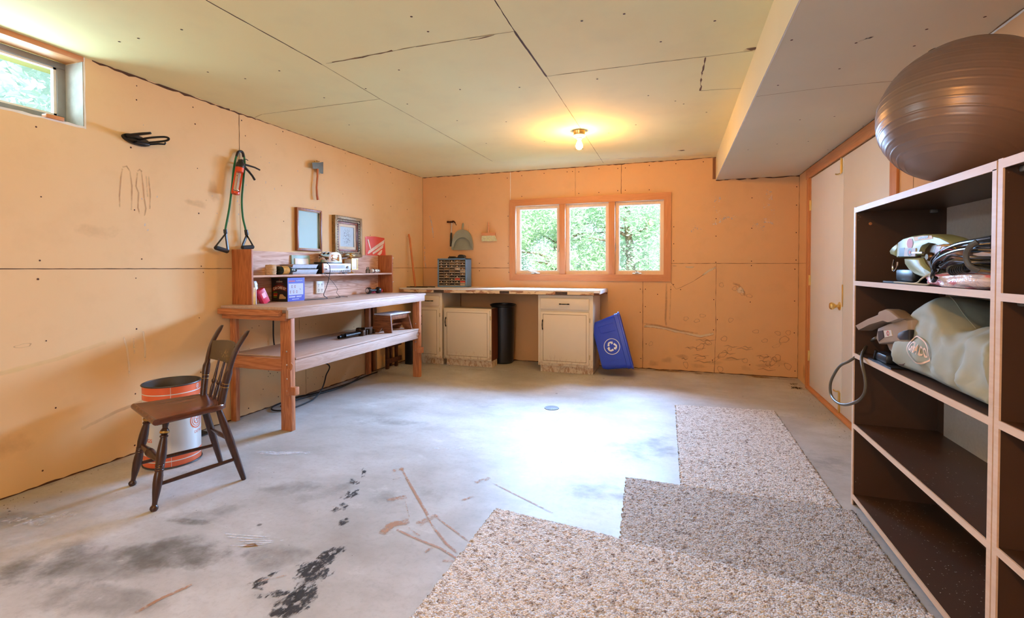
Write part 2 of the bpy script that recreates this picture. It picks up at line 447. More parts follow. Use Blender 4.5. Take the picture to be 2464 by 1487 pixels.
for u, v, rx, ry, pk in [(1100,1080,.2,.05,.4),(680,1090,.22,.05,.8),(100,1250,.2,.08,.6)]:
    bl(u, v, rx, ry, 4, .3, pk)
for k in range(5): s.stroke([pF(545+random.uniform(-10, 30), 1285+7*k), pF(600, 1290+6*k), pF(640+random.uniform(0, 50), 1293+4*k)], .012, 4)
# grime along wall bases
for k in range(26):
    bl_a = random.uniform(1.2, 5.9); s.blob(XL+random.uniform(.0, .05), bl_a, .035, random.uniform(.04, .12), 5, 0, 0, .8)
for k in range(24):
    s.blob(random.uniform(-.6, 1.2), YB-random.uniform(.02, .10), random.uniform(.06, .16), .05, 5, 0, 0, .9)
for k in range(7): s.blob(XR-.06-random.random()*.08, YB-random.uniform(.3, .55), .06, .05, 1, 0, 0, .7)
floor = s.done('floor', FM)

# left wall
Y2A, Y2B, Z2 = .95, 1.905, 2.07
s = Surf(fL)
T = .30; xo = XL-T
OA, OB, OZ = 4.66, 4.86, .86
for y0, y1, z0, z1 in [(YR-.3,Y2A,0,ZC),(Y2A,Y2B,0,Z2),(Y2B,OA,0,ZC),(OA,OB,OZ,ZC),(OB,YB+.25,0,ZC)]: s.box(xo, XL, y0, y1, z0, z1)
s.box(xo, XL-.10, OA, OB, 0, OZ, m=1)
s._fill()
LM = [wall_m, seam_m, seaml_m, nail_m, white_edge, ring_m, wdirt_m, torn_m, yel_m, stud_m, rust_m, oil_m, pale_m]
s.line([(YR, 1.221), (2.9, 1.217)], .0048, 1, .3); s.line([(4.9, 1.221), (YB, 1.221)], .004, 1, .3)
s.line([(2.985, 2.48), (2.985, 2.17)], .004, 1, .4); s.line([(2.985, 2.17), (2.985, 1.37)], .003, 2, .3)
s.line([(1.95, 2.478), (2.9, 2.478), (3.15, 2.476)], .012, 1, .9); s.line([(3.15, 2.479), (5.9, 2.481)], .005, 1, .8)
s.line([(YR, .004), (5.9, .004)], .010, 1, .7)
s.line([(YB-.002, 0), (YB-.002, 2.48)], .002, 2, .2)
s.line([(3.70, .0), (3.70, .44)], .004, 2, .5); s.line([(3.62, .62), (3.62, .84)], .004, 2, .5)
s.line([(1.908, Z2-.012), (1.908, 2.483)], .010, 4, .2); s.line([(.95, Z2-.004), (1.908, Z2-.006)], .012, 4, .5)
for y in [0.6, 1.15, 1.7, 2.17, 2.62, 3.0, 3.4, 3.85, 4.3, 4.75, 5.2, 5.6]:
    for z in [.08, .42, .83, 1.18, 1.26, 1.62, 1.98, 2.30, 2.43]:
        if y < 1.9 and z > 2.0: continue
        if 2.9 < y < 4.9 and .85 < z < 1.37: continue
        yy = y+random.uniform(-.05, .05); zz = z+random.uniform(-.03, .03); s.dot(yy, zz, random.choice([.004, .005, .006]), 3)
# water-run stains on the left wall, under the rack
for pts in [[(2.11,1.86),(2.10,1.80),(2.09,1.68),(2.09,1.61)],[(2.155,1.85),(2.165,1.76),(2.16,1.60)],[(2.11,1.87),(2.135,1.88),(2.155,1.85)],[(2.20,1.85),(2.19,1.76),(2.205,1.72),(2.20,1.62),(2.21,1.58)],[(2.225,1.87),(2.235,1.76),(2.24,1.69),(2.25,1.62),(2.24,1.57)],[(2.20,1.86),(2.215,1.875),(2.228,1.86)],[(2.27,1.84),(2.28,1.72),(2.275,1.62)],[(2.255,1.84),(2.262,1.70)]]:
    s.stroke(pts, .014, 5)
for pts in [[(2.10,.78),(2.12,.70),(2.13,.60),(2.13,.52)],[(2.22,.80),(2.23,.72),(2.23,.60)],[(2.16,.76),(2.165,.66)]]: s.stroke(pts, .016, 7)
s.blob(1.60, .80, .035, .012, 5, 0, 1)
s.stroke([(1.2,.62),(1.45,.66),(1.75,.70),(2.0,.76)], .035, 8)
s.stroke([(1.86,.26),(2.05,.31),(2.25,.34),(2.35,.36)], .03, 6)
s.blob(1.45, .28, .22, .10, 6, 0, 0, .7); s.blob(2.62, 1.70, .1, .04, 6, 0, 0, .7); s.blob(2.0, 1.45, .2, .05, 6, 0, 0, .45)
s.blob(2.75, 1.80, .06, .10, 6, 0, 0, .8)
for k in range(26):
    s.blob(random.uniform(2.2, 4.2), random.uniform(1.4, 2.2), random.uniform(.003, .006), random.uniform(.004, .014), 12, 0, 0, 1.1)
for k in range(60):   # specks under the bench
    s.dot(random.uniform(3.0, 4.6), random.uniform(.06, .80), random.uniform(.002, .005), 3)
wall_left = s.done('wall_left', LM)
mb = MB(); mb.box(XL-.10, XL-.045, 4.72, 4.76, 0, OZ).box(XL-.10, XL-.01, 4.80, 4.84, 0, OZ).build('trim_1', stud_m, kind='structure')

# back wall
WX0, WX1, WZ0, WZ1 = -2.00, -.115, 1.118, 2.035
s = Surf(fB); yo = YB+.25
for x0, x1, z0, z1 in [(XL-.3,WX0,0,ZC),(WX1,XR+.3,0,ZC),(WX0,WX1,0,WZ0),(WX0,WX1,WZ1,ZC)]: s.box(x0, x1, YB, yo, z0, z1)
s._fill()
BM_ = [wallb_m]+LM[1:]
s.line([(XL, 1.221), (-2.07, 1.219)], .0055, 1, .4)
s.line([(-.045, 1.268), (XR, 1.262)], .004, 1, .5)
s.line([(-2.055, 2.48), (-2.055, 2.11)], .007, 4, .5); s.line([(-1.195, 2.48), (-1.195, 2.12)], .004, 2, .5); s.line([(-.626, 2.48), (-.63, 2.12)], .006, 10, .6); s.line([(-.626, 2.48), (-.63, 2.12)], .003, 1, .6)
s.line([(-.37, 1.05), (-.37, 0)], .005, 1, .4); s.line([(.446, 1.262), (.44, .8), (.445, .5), (.43, 0)], .0035, 1, .8)
s.line([(XL, 2.482), (XS, 2.480)], .008, 1, 1.0); s.line([(XL, .004), (XR, .004)], .009, 1, .7)
s.line([(XR-.003, 0), (XR-.003, ZS)], .004, 2, .6); s.line([(XL+.002, 0), (XL+.002, ZC)], .003, 2, .3)
s.poly([(XS-.035, ZS+.01), (XS-.002, ZS+.01), (XS-.002, ZC-.01), (XS-.035, ZC-.01)], 9)
s.line([(XS, ZS-.004), (.8, ZS-.006), (XR, ZS-.004)], .010, 1, 1.2)
# torn paper panel right of the window
s.line([(-.045, 1.04), (.01, .965), (.06, .985), (.2, 1.06), (.34, 1.16), (.44, 1.235)], .0028, 1, .9)
s.stroke([(.30, 1.13), (.36, 1.18), (.44, 1.22)], .03, 7); s.blob(.16, 1.225, .05, .012, 7); s.blob(-.01, 1.24, .04, .014, 6, 0, 0, 1.1)
tear = [(-.355, .50), (-.25, .50), (-.12, .485), (0, .455), (.1, .445), (.2, .42), (.28, .405), (.36, .425), (.42, .44)]
s.stroke([(a, b+.015) for a, b in tear], .035, 7); s.line(tear, .004, 10, .9)
s.stroke([(-.36, .545), (-.2, .53), (-.1, .51), (.05, .475), (.25, .45)], .03, 5)
for k in range(20):   # bubbling rings near the floor
    x = random.uniform(-.34, 1.24); z = random.uniform(.05, .46) if x > .45 else random.uniform(.05, .36)
    s.blob(x, z, random.uniform(.02, .06), random.uniform(.015, .045), 5, random.random(), 1, random.uniform(.8, 1.3))
for k in range(16):
    x = random.uniform(-.35, 1.25); z = random.uniform(.06, .40); L = random.uniform(.06, .2)
    s.stroke([(x, z), (x+L*.3, z+.012), (x+L*.6, z-.008), (x+L, z+.006)], .014, 5)
for x, z in [(.12,.62),(.24,.60),(.64,.98),(.79,.90),(.72,.93),(.86,.50),(1.08,.49),(1.18,.50),(.60,.62),(.5,1.02),(.95,.40),(.3,.66)]: s.blob(x, z, .03, .024, 5, 0, 1, 1.2)
for k in range(9): s.blob(-.25+.17*k, .07+.05*(k % 3), random.uniform(.08, .13), random.uniform(.03, .05), 6, 0, 0, random.uniform(.6, .8))
s.stroke([(.62, 1.04), (.68, 1.02), (.72, .96), (.75, .90)], .035, 5); s.blob(.70, .96, .05, .05, 7, .5, 0, .7)
s.stroke([(-.10, 1.03), (-.10, .8), (-.11, .6), (-.10, .52)], .03, 5); s.stroke([(-.05, 1.0), (-.06, .6)], .02, 5)
s.stroke([(-2.66, 1.80), (-2.66, 1.62)], .012, 5); s.stroke([(-2.61, 1.81), (-2.58, 1.80)], .012, 5)
s.stroke([(-3.25, 1.95), (-3.22, 1.85), (-3.2, 1.72), (-3.19, 1.6)], .02, 12); s.stroke([(-3.33, 1.6), (-3.33, 1.3), (-3.31, 1.2)], .02, 12)
for x, z in [(.97,2.06),(1.0,2.0),(.95,1.9),(1.02,1.84),(.94,1.74),(1.0,1.72),(.44,1.90),(.46,1.84),(.55,1.78),(.50,1.76),(.62,1.78),(.24,1.68),(.2,1.66),(.9,1.66),(.42,1.74),(.45,2.0),(.85,1.7)]:
    for k in range(3): s.stroke([(x+random.uniform(-.03,.03), z+.03), (x+random.uniform(-.03,.03), z-.03)], .018, 12)
    s.stroke([(x-.03, z+random.uniform(-.02,.02)), (x+.04, z+random.uniform(-.02,.02))], .016, 12)
for x, z in [(-3.0,2.2),(-2.5,2.42),(-2.1,2.4),(-2.09,1.9),(-2.09,1.5),(-2.09,1.28),(-2.08,1.16),(-1.9,2.42),(-1.9,2.15),(-1.6,2.43),(-1.3,2.43),(-1.23,2.43),(-1.15,2.42),(-1.15,2.15),(-.9,2.44),(-.9,2.15),(-.67,2.43),(-.67,2.16),(-.58,2.43),(-.58,2.16),(-.3,2.44),(-.3,2.15),(0,2.44),(.3,2.44),(-.02,1.7),(-.02,1.5),(-.02,1.3),
             (.44,1.78),(.44,1.58),(.44,1.28),(.81,2.0),(.81,1.66),(.81,1.29),(.81,1.24),(.80,.83),(1.25,2.1),(1.25,1.9),(1.25,1.6),(1.25,1.3),(1.24,1.2),(1.24,.85),(1.24,.5),(1.25,.08),(.42,.85),(.42,.5),(.46,.62),(.41,.15),(.80,.12),(-.34,.96),(-.40,.96),(-.34,.75),(-.40,.68),(-.39,.12),(-.33,.3),(-2.5,1.28),(-2.5,1.18),(-.05,.96),(-.02,1.02),(.06,.96),(-.2,.9),(-.8,.9)]:
    s.dot(x, z, .006, 3)
wall_back = s.done('wall_back', BM_)

# right wall with the closet opening
DY0, DY1, DZ = 3.60, 5.53, 2.125
s = Surf(fR)
for y0, y1, z0, z1 in [(YR-.3,DY0,0,ZC),(DY1,YB+.25,0,ZC),(DY0,DY1,DZ,ZC)]: s.box(XR, XR+.12, y0, y1, z0, z1)
s.box(XR+.10, XR+.12, DY0, DY1, 0, DZ, m=9)
s._fill()
s.line([(5.62, 1.262), (YB, 1.262)], .004, 2, .4); s.line([(YR, 1.22), (3.5, 1.22)], .005, 1, .4); s.line([(3.32, 0), (3.32, ZS)], .004, 2, .4)
s.line([(YR, ZS-.006), (3.5, ZS-.005)], .012, 4, .3); s.line([(YR, .004), (3.5, .004)], .01, 1, .5)
for k in range(14): s.dot(3.4-.35*k, 2.15+random.uniform(-.02,.02), .006, 3)
s.blob(5.7, .12, .07, .10, 6, 0, 0, 1.1); s.blob(5.64, .10, .03, .09, 4+8, 0, 0, 1.2); s.blob(5.6, .02, .06, .03, 11, 0, 0, 1)
wall_right = s.done('wall_right', BM_)

# rear wall behind the viewpoint, with an opening added for fill light
s = Surf(lambda a, b, o=0: Vector((a, YR+o, b)))
for x0, x1, z0, z1 in [(XL-.3,-1.85,0,ZC),(-.15,XR+.3,0,ZC),(-1.85,-.15,0,1.05),(-1.85,-.15,2.05,ZC)]: s.box(x0, x1, YR-.2, YR, z0, z1)
s.done('wall_rear', BM_)

# ceiling
s = Surf(fC); s.box(XL-.5, XR+.5, YR-1.6, YB+.45, ZC, ZC+.2); s._fill()  # slab runs on past the rear wall as an unseen eave, added against sun
CM = [ceil_m, seam_m, seaml_m, nail_m, white_edge, ring_m, wdirt_m, torn_m, plain('hatch_edge', '#6a4426', .9), pale_m]
def cl(pts, w_, m, j=.4): s.line([pC(*p) for p in pts], w_, m, j)
cl([(495,0),(775,155)], .006, 1); cl([(775,155),(915,238),(1185,388)], .004, 2)
cl([(785,153),(1000,112),(1237,75)], .005, 2, .8); cl([(800,150),(900,132),(945,122)], .010, 8, 1.2); cl([(1130,97),(1190,85)], .008, 8, 1.2)
cl([(612,283),(630,275),(915,238)], .004, 2)
cl([(1190,0),(1238,75)], .005, 1); cl([(1238,75),(1315,184)], .012, 1, .2); cl([(1315,184),(1452,392)], .004, 2)
cl([(1318,183),(1580,150),(1812,122)], .004, 8, .8)
cl([(1698,138),(1690,175),(1685,218)], .007, 8, 1.3); cl([(1685,218),(1783,212)], .005, 8, 1)
for u, v in [(437,71),(287,100),(333,92),(500,173),(590,189),(672,170),(780,235),(880,213),(960,168),(1107,215),(1100,290),(840,300),(1218,293),(1400,50),(1502,33),(1590,100),(1437,190),(1560,230),(1645,250),(1530,300),(1625,243),(1700,270),(990,40),(1030,76),(1310,340),(1465,320),(1170,345),(980,250),(1720,50),(1250,210)]:
    a, b = pC(u, v); s.dot(a, b, .007, 3)
for u, v in [(1808,118),(1640,362),(1395,358)]:
    a, b = pC(u, v); s.blob(a, b, .05, .03, 8-2, 0, 0, 1.4)
    s.poly([(a-.03, b-.015), (a+.02, b-.02), (a+.035, b+.01), (a, b+.02)], 1)
s.line([pC(1420,385), pC(1560,378), pC(1712,372)], .01, 7, 1.2)
s.done('ceiling', CM)
# dropped soffit
s = Surf(lambda a, b, o=0: Vector((a, b, ZS-o)))
s.box(XS, XR, YR, YB, ZS, ZC, m=0); s.m = [1 if f == 5 else 0 for f in range(6)]; s._fill()
def sl(pts, w_, m, j=.4): s.line([tuple(at(u, v, 'z', ZS))[:2] for u, v in pts], w_, m, j)
s.line([(XS+.004, YR), (XS+.004, YB)], .006, 2, .1)
sl([(1820,232),(1990,210),(2165,193)], .004, 3)
for u, v in [(1905,96),(2095,90),(2060,103),(1872,205),(1925,288),(2008,280),(1870,346),(1945,340),(1992,360),(2077,303),(2111,272),(2020,165),(1800,360),(2230,70),(2200,110),(2370,40)]:
    p = at(u, v, 'z', ZS); s.dot(p.x, p.y, .006, 4)
s.stroke([tuple(at(u, v, 'z', ZS))[:2] for u, v in [(2062,102),(2080,93),(2102,88)]], .02, 5); s.stroke([tuple(at(u, v, 'z', ZS))[:2] for u, v in [(2428,42),(2452,36)]], .02, 5)
s.line([(XR-.004, YR), (XR-.004, YB)], .010, 6, .4)
o = s.done('soffit', [soff_m, soffs_m, white_edge, seaml_m, nail_m, oil_m, seaml_m]); o.name = 'ceiling_soffit'

# ---------------------------------------------------------------- window_1 in the back wall
W1 = thing('window_1', None, None, (-1.056, YB, WZ0), kind='structure')
CX0, CX1, CZ0, CZ1 = -2.066, -.05, 1.055, 2.109; cw = .082
def mitre(mb, x0, x1, z0, z1, cw, y0, y1, side):
    P = {'t': [(x0,z1),(x0+cw,z1-cw),(x1-cw,z1-cw),(x1,z1)], 'b': [(x0,z0),(x1,z0),(x1-cw,z0+cw),(x0+cw,z0+cw)],
         'l': [(x0,z0),(x0+cw,z0+cw),(x0+cw,z1-cw),(x0,z1)], 'r': [(x1,z0),(x1,z1),(x1-cw,z1-cw),(x1-cw,z0+cw)]}[side]
    n = 4; vs = [(x, y0, z) for x, z in P]+[(x, y1, z) for x, z in P]
    mb.add(vs, [[0,1,2,3],[7,6,5,4]]+[[i, (i+1)%4, 4+(i+1)%4, 4+i] for i in range(4)]); return mb
for sd, ax in (('t','x'),('b','x'),('l','z'),('r','z')): mitre(MB(), CX0, CX1, CZ0, CZ1, cw, YB-.018, YB, sd).build('window_casing', trim_m[ax], W1)
mb = MB(); jx0, jx1, jz0, jz1 = CX0+cw, CX1-cw, CZ0+cw, CZ1-cw
for x0, x1, z0, z1 in [(jx0-.02,jx0,jz0-.02,jz1+.02),(jx1,jx1+.02,jz0-.02,jz1+.02),(jx0,jx1,jz0-.02,jz0),(jx0,jx1,jz1,jz1+.02)]: mb.box(x0, x1, YB-.012, YB+.16, z0, z1)
mb.build('window_jamb', wood('fir_light', (.72, .46, .25), (.88, .64, .40), 'x', .5, .7, .5), W1)
for x in (-1.361, -.741): MB().box(x-.038, x+.038, YB-.010, YB+.14, jz0, jz1, .003).build('mullion', trim_m['z'], W1)
openings = [(jx0, -1.399), (-1.323, -.779), (-.703, jx1)]
sash_m = wood('sash_fir', (.74, .50, .30), (.90, .70, .48), 'z', .5, .7, .4)
for i, (x0, x1) in enumerate(openings):
    mb = MB(); z0, z1 = jz0, jz1; w_ = .038
    for a, b, c_, d in [(x0,x0+w_,z0,z1),(x1-w_,x1,z0,z1),(x0+w_,x1-w_,z0,z0+.04),(x0+w_,x1-w_,z1-w_,z1)]: mb.box(a, b, YB+.05, YB+.095, c_, d)
    f = .010
    for a, b, c_, d in [(x0+w_,x0+w_+f,z0+.04,z1-w_),(x1-w_-f,x1-w_,z0+.04,z1-w_),(x0+w_+f,x1-w_-f,z0+.04,z0+.04+f),(x0+w_+f,x1-w_-f,z1-w_-f,z1-w_)]: mb.box(a, b, YB+.062, YB+.09, c_, d, m=1)
    sash = mb.build('sash', [sash_m, whitep_m], W1)
    MB().box(x0+w_, x1-w_, YB+.076, YB+.080, z0+.04, z1-w_).build('pane', glass_m, sash)
for cx, flip in ((-1.72, 1), (-.44, -1)):
    mb = MB().box(cx-.055, cx+.055, YB+.004, YB+.04, jz0, jz0+.016, .006).box(cx-.02, cx+.02, YB-.004, YB+.02, jz0+.014, jz0+.03, .005)
    mb.tube([(cx, YB, jz0+.028), (cx-.05*flip if flip > 0 else cx-.005, YB-.012, jz0+.034), (cx-.085*flip if flip > 0 else cx-.01, YB-.014, jz0+.046), (cx-.10*flip if flip > 0 else cx-.012, YB-.012, jz0+.06)], .006, 8)
    mb.build('crank_handle', plain('cream_metal', '#c9c2b4', .35, .4), W1)
for x, z in ((-1.405, 1.42), (-.70, 1.42)):
    MB().tube([(x, YB+.02, z+.10), (x, YB+.012, z+.04), (x-.004, YB, z)], [.004, .005, .006], 8).build('lock_lever', grey_m, W1)

# ---------------------------------------------------------------- window_2 high in the left wall
W2 = thing('window_2', None, None, (XL, 1.43, Z2), kind='structure')
xg = XL-.16
ga = at(137, 163, 'x', xg); gb = at(137, 278, 'x', xg); fa = at(163, 200, 'x', xg)
gy, gz0, gz1 = ga.y, gb.z, ga.z
mb = MB()
for y0, y1, z0, z1 in [(gy, Y2B, gz0, gz1), (.95, 1.0, gz0, gz1), (.95, Y2B, Z2-.002, gz0), (.95, Y2B, gz1, 2.462)]: mb.box(xg-.05, xg, y0, y1, z0, z1, .004)
mb.build('window_frame', plain('grey_vinyl', '#8b8f92', .45), W2)
mb = MB()
for y0, y1, z0, z1 in [(gy-.014, gy, gz0, gz1), (1.0, 1.014, gz0, gz1), (1.0, gy, gz0, gz0+.012), (1.0, gy, gz1-.012, gz1)]: mb.box(xg-.035, xg-.01, y0, y1, z0, z1)
mb.build('glazing_bead', whitep_m, W2)
MB().box(xg-.028, xg-.024, 1.0, gy, gz0, gz1).build('pane', glass_m, W2)
MB().box(XL-.045, XL+.004, .95, Y2B, 2.455, ZC, .002).box(xg, XL-.045, .95, Y2B, 2.462, ZC).build('header_board', trim_m['y'], W2)
mb = MB().box(xg, XL-.002, Y2B-.004, Y2B, Z2, 2.455).box(xg, XL-.012, .95, Y2B, Z2-.004, Z2+.002)
mb.build('reveal', plain('reveal_concrete', '#a9a79c', .9, var=.2, scale=9), W2)
o = MB().box(XL-.03, XL+.012, 1.715, 1.80, Z2+.0005, Z2+.022, .002).build('wood_block', trim_m['y']); tag(o, 'small orange wood offcut lying on the sill of the high left window', 'wood block')

# fill_window in the rear wall, unseen and added to bring in fill light
W3 = thing('fill_window', None, None, (-1.0, YR, 1.05), kind='structure')
mb = MB()
for x0, x1, z0, z1 in [(-1.93,-1.85,.97,2.13),(-.15,-.07,.97,2.13),(-1.85,-.15,.97,1.05),(-1.85,-.15,2.05,2.13)]: mb.box(x0, x1, YR, YR+.018, z0, z1)
mb.build('window_casing', trim_m['x'], W3)
MB().box(-1.02, -.98, YR-.12, YR-.06, 1.05, 2.05).box(-1.85, -.15, YR-.12, YR-.06, 1.05, 1.09).box(-1.85, -.15, YR-.12, YR-.06, 2.01, 2.05).build('sash', sash_m, W3)
MB().box(-1.85, -.15, YR-.10, YR-.095, 1.05, 2.05).build('pane', glass_m, W3)

# ---------------------------------------------------------------- closet doors in the right wall
D = thing('door_1', None, None, (XR, 4.56, 0), kind='structure')
for nm, y0, y1, hy in (('door_leaf', 4.545, 5.515, 5.515), ('door_leaf', 3.615, 4.535, 3.615)):
    leaf = MB().box(XR+.006, XR+.041, y0, y1, .028, 2.112, .002).build(nm, door_m, D)
    for z in (1.84, 1.09, .33):
        sg = 1 if hy > 4.5 else -1
        MB().box(XR-.003, XR+.008, hy-.012*sg, hy+.022*sg, z-.05, z+.05, .001).tube([(XR-.004, hy+.006*sg, z-.052), (XR-.004, hy+.006*sg, z+.052)], .006, 8).build('hinge', brass_m, leaf)
    if y0 > 4.5:
        kb = basis((XR+.006, 4.60, .90), (0, 1, 0), (0, 0, 1), (-1, 0, 0))
        MB().lathe([(.0, .0), (.034, .0), (.034, .006), (.026, .010), (.013, .014), (.012, .03), (.02, .036), (.029, .05), (.030, .062), (.024, .072), (0, .076)], kb, 20, cap=False).build('door_knob', brass_m, leaf)
        for z0, z1, zz in ((1.985, 2.112, -1), (.02, .20, 1)):
            mb = MB().tube([(XR-.003, 4.575, z0), (XR-.003, 4.575, z1)], .006, 8).box(XR-.001, XR+.006, 4.562, 4.588, z0+.01, z1-.01)
            e = z0 if zz < 0 else z1
            mb.tube([(XR-.003, 4.575, e), (XR-.02, 4.585, e-.004), (XR-.028, 4.60, e-.002), (XR-.03, 4.612, e+.003)], .006, 8)
            mb.build('surface_bolt', brass_m, leaf)
    else:
        MB().box(XR-.0005, XR+.004, 4.519, 4.535, .90, 1.08).build('strike_strip', brass_m, leaf)
MB().box(XR-.016, XR, 3.50, 5.64, 2.118, 2.214, .002).build('header_casing', trim_m['y'], D)
MB().box(XR-.016, XR, 5.525, 5.60, 0.0, 2.118, .002).box(XR-.002, XR+.1, 5.515, 5.53, 0, 2.12).build('side_casing', trim_m['z'], D)
MB().box(XR-.016, XR, 3.50, 3.60, 0.0, 2.118, .002).box(XR-.002, XR+.1, 3.60, 3.615, 0, 2.12).build('side_casing', trim_m['z'], D)
MB().box(XR-.03, XR+.06, 3.60, 5.525, 0, .024, .003).build('threshold', trim_m['y'], D)

# ---------------------------------------------------------------- outside: ground and trees
n = NT('outdoor_ground'); n.color(n.mix(n.noise(2, 5), (.10, .22, .06), (.28, .34, .12))); n.set(Roughness=.95)
mb = MB().box(-30, 30, YB+.25, 45, .5, .80); mb.box(-30, XL-.3, -20, YB+.25, 1.2, 1.75)
mb.build('ground', n.m, kind='structure')
def leafmat(name, a, b):
    n = NT(name); c = n.mix(n.ramp(n.noise(3.0, 3), [(.35, 0), (.65, 1)]), a, b); c = n.mix(n.math('MULTIPLY', n.noise(40, 2), .4), c, (.85, .95, .75)); n.color(c); n.set(Roughness=.5)
    tl = n.node('ShaderNodeBsdfTranslucent'); n.l.new(c, tl.inputs[0]); mx = n.node('ShaderNodeMixShader'); mx.inputs[0].default_value = .35
    n.l.new(n.p.outputs[0], mx.inputs[1]); n.l.new(tl.outputs[0], mx.inputs[2]); n.l.new(mx.outputs[0], n.out.inputs[0]); return n.m
lv = [leafmat('leaf_mint', (.42, .66, .50), (.70, .86, .72)), leafmat('leaf_bluegreen', (.44, .62, .56), (.70, .82, .78)), leafmat('leaf_bright', (.52, .76, .54), (.80, .92, .80)), leafmat('leaf_overexposed', (.62, .74, .80), (.86, .93, .97))]  # last one has bluish overexposed haze put into the leaf colour
bark_m = plain('bark', '#7d6a5a', .9, var=.3)
def tree(x, y, z0, h, rad, nl, mi, label, ls=.06, group='trees seen through the windows'):
    t = thing('tree', label, 'tree', (x, y, z0), group=None)
    mb = MB(); trunk = [(0, 0, 0), (.05, .02, h*.3), (-.04, .05, h*.6), (.03, 0, h*.9)]
    mb.tube(trunk, [.11, .09, .06, .02], 8)
    for k in range(9):
        a = random.random()*6.28; zz = random.uniform(.15, .8)*h; L = rad*random.uniform(.5, .9)
        mb.tube([(0, 0, zz), (L*.5*math.cos(a), L*.5*math.sin(a), zz+L*.25), (L*math.cos(a), L*math.sin(a), zz+L*.3)], [.04, .025, .008], 6)
    mb.build('trunk', bark_m, t, world=False)
    mb = MB(); cl = []
    for k in range(26):
        a = random.random()*6.28; r_ = rad*math.sqrt(random.random())*.95; cl.append((r_*math.cos(a), r_*math.sin(a), random.uniform(.02, 1)*h, rad*random.uniform(.22, .42)))
    for k in range(nl):
        cx, cy, cz, cr = random.choice(cl); d = Vector((random.gauss(0, 1), random.gauss(0, 1), random.gauss(0, 1))).normalized()*cr*random.uniform(.6, 1.05)
        p = Vector((cx, cy, cz))+d
        if p.z < .02: continue
        u = Vector((random.gauss(0, 1), random.gauss(0, 1), random.gauss(0, .5))).normalized(); v_ = u.cross(Vector((random.gauss(0, 1), random.gauss(0, 1), random.gauss(0, 1)))).normalized(); q = ls*random.uniform(.6, 1.3)
        nn = u.cross(v_)*q*.15
        mb.add([p-u*q, p+v_*q*.42+nn, p+u*q, p-v_*q*.42+nn], [(0, 1, 2), (0, 2, 3)])
    mb.s_ = 1
    me = mb
    o = me.build('foliage', lv[mi], t, world=False); return t
random.seed(21)
for i, (x, y, h, r, nl, mi, lb) in enumerate([(-3.9,9.8,3.8,1.3,15000,2,'bright mint green bushy tree filling the left pane of the back window'),
        (-2.2,9.6,2.0,1.1,15000,2,'low pale green bush behind the lower middle pane of the back window'),
        (-2.6,11.4,4.6,1.5,15000,1,'dull blue green tree standing behind the middle pane of the back window'),
        (-.9,10.0,2.2,1.1,15000,0,'mint green bush behind the lower right pane of the back window'),
        (-.7,11.6,4.8,1.5,15000,1,'tall blue green tree with bare stems behind the right pane'),
        (-5.6,11.2,4.6,1.7,7000,0,'mid green tree further left beyond the back window'),
        (1.3,11.0,4.6,1.6,6000,0,'green tree further right beyond the back window'),
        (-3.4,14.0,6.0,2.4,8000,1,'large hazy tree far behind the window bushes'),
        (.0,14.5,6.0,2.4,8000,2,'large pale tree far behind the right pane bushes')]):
    tree(x, y, .80, h, r, nl, mi, lb, .036 if y < 11 else .045)
tree(-7.2, 2.2, 1.75, 4.6, 1.9, 9000, 3, 'tree with pale haze painted into its leaves seen through the high left window', .08)
tree(-8.6, 4.6, 1.75, 5.2, 2.2, 7000, 3, 'second tree with haze painted into its leaves further off outside the high left window', .08)
random.seed(11)

# ================================================================ ceiling lamps
def bulb_lamp(x, y, label, BULB):
    t = thing('ceiling_lamp', label, 'ceiling lamp', (x, y, ZC))
    MB().lathe([(.052, 0), (.056, -.004), (.052, -.028), (.05, -.034)], seg=24).build('junction_box', brass_m, t, world=False)
    MB().lathe([(.048, -.034), (.058, -.038), (.060, -.046), (.050, -.056), (.026, -.062), (.024, -.075), (0, -.076)], seg=28).build('lamp_holder', plain('porcelain', (.92, .91, .88), .2), t, world=False)
    n = NT('bulb_glow' if BULB < 1200 else 'bulb_glow_rear'); n.color((1, .9, .7)); n.p.inputs['Emission Color'].default_value = (*BULB_COL, 1); n.p.inputs['Emission Strength'].default_value = BULB
    b = MB().lathe([(0, -.172), (.012, -.170), (.024, -.162), (.031, -.148), (.032, -.136), (.027, -.118), (.017, -.098), (.014, -.082), (.014, -.075)], seg=24)
    b.build('light_bulb', n.m, t, world=False)
    return t
bulb_lamp(-.847, 4.415, 'bare lit bulb in a white porcelain ceiling holder near the back window', 850)
bulb_lamp(-.60, -.55, 'second bare bulb on the ceiling behind the viewpoint', 1600)

# ================================================================ workbench
TB = thing('workbench', 'long wooden workbench of pine boards with a lower shelf against the left wall', 'workbench', (-3.03, 3.81, 0))
MB().box(-3.35, -2.70, 2.79, 4.86, .908, .930, .003).build('bench_top', btop_m, TB)
MB().box(-2.722, -2.698, 2.80, 4.83, .846, .912, .003).build('front_apron', btop_m, TB)
MB().box(-3.34, -2.742, 2.752, 2.79, .868, .910, .003).build('end_board', bench_m['x'], TB)
MB().box(-3.34, -2.722, 2.79, 2.83, .830, .885, .003).build('end_rail', bench_m['x'], TB)
MB().box(-3.34, -2.76, 4.79, 4.83, .846, .908, .003).build('end_rail', bench_m['x'], TB)
for x0, x1, y0, y1 in [(-2.805,-2.705,2.83,2.87),(-3.352,-3.298,2.872,2.91),(-2.78,-2.695,4.70,4.745),(-3.352,-3.298,4.62,4.66)]:
    MB().box(x0, x1, y0, y1, 0, .850, .003).build('leg', bench_m['z'], TB)
MB().box(-3.34, -2.70, 2.875, 4.70, .530, .546, .002).build('lower_shelf', btop_m, TB)
MB().box(-2.725, -2.704, 2.87, 4.70, .437, .527, .002).build('shelf_apron', btop_m, TB)
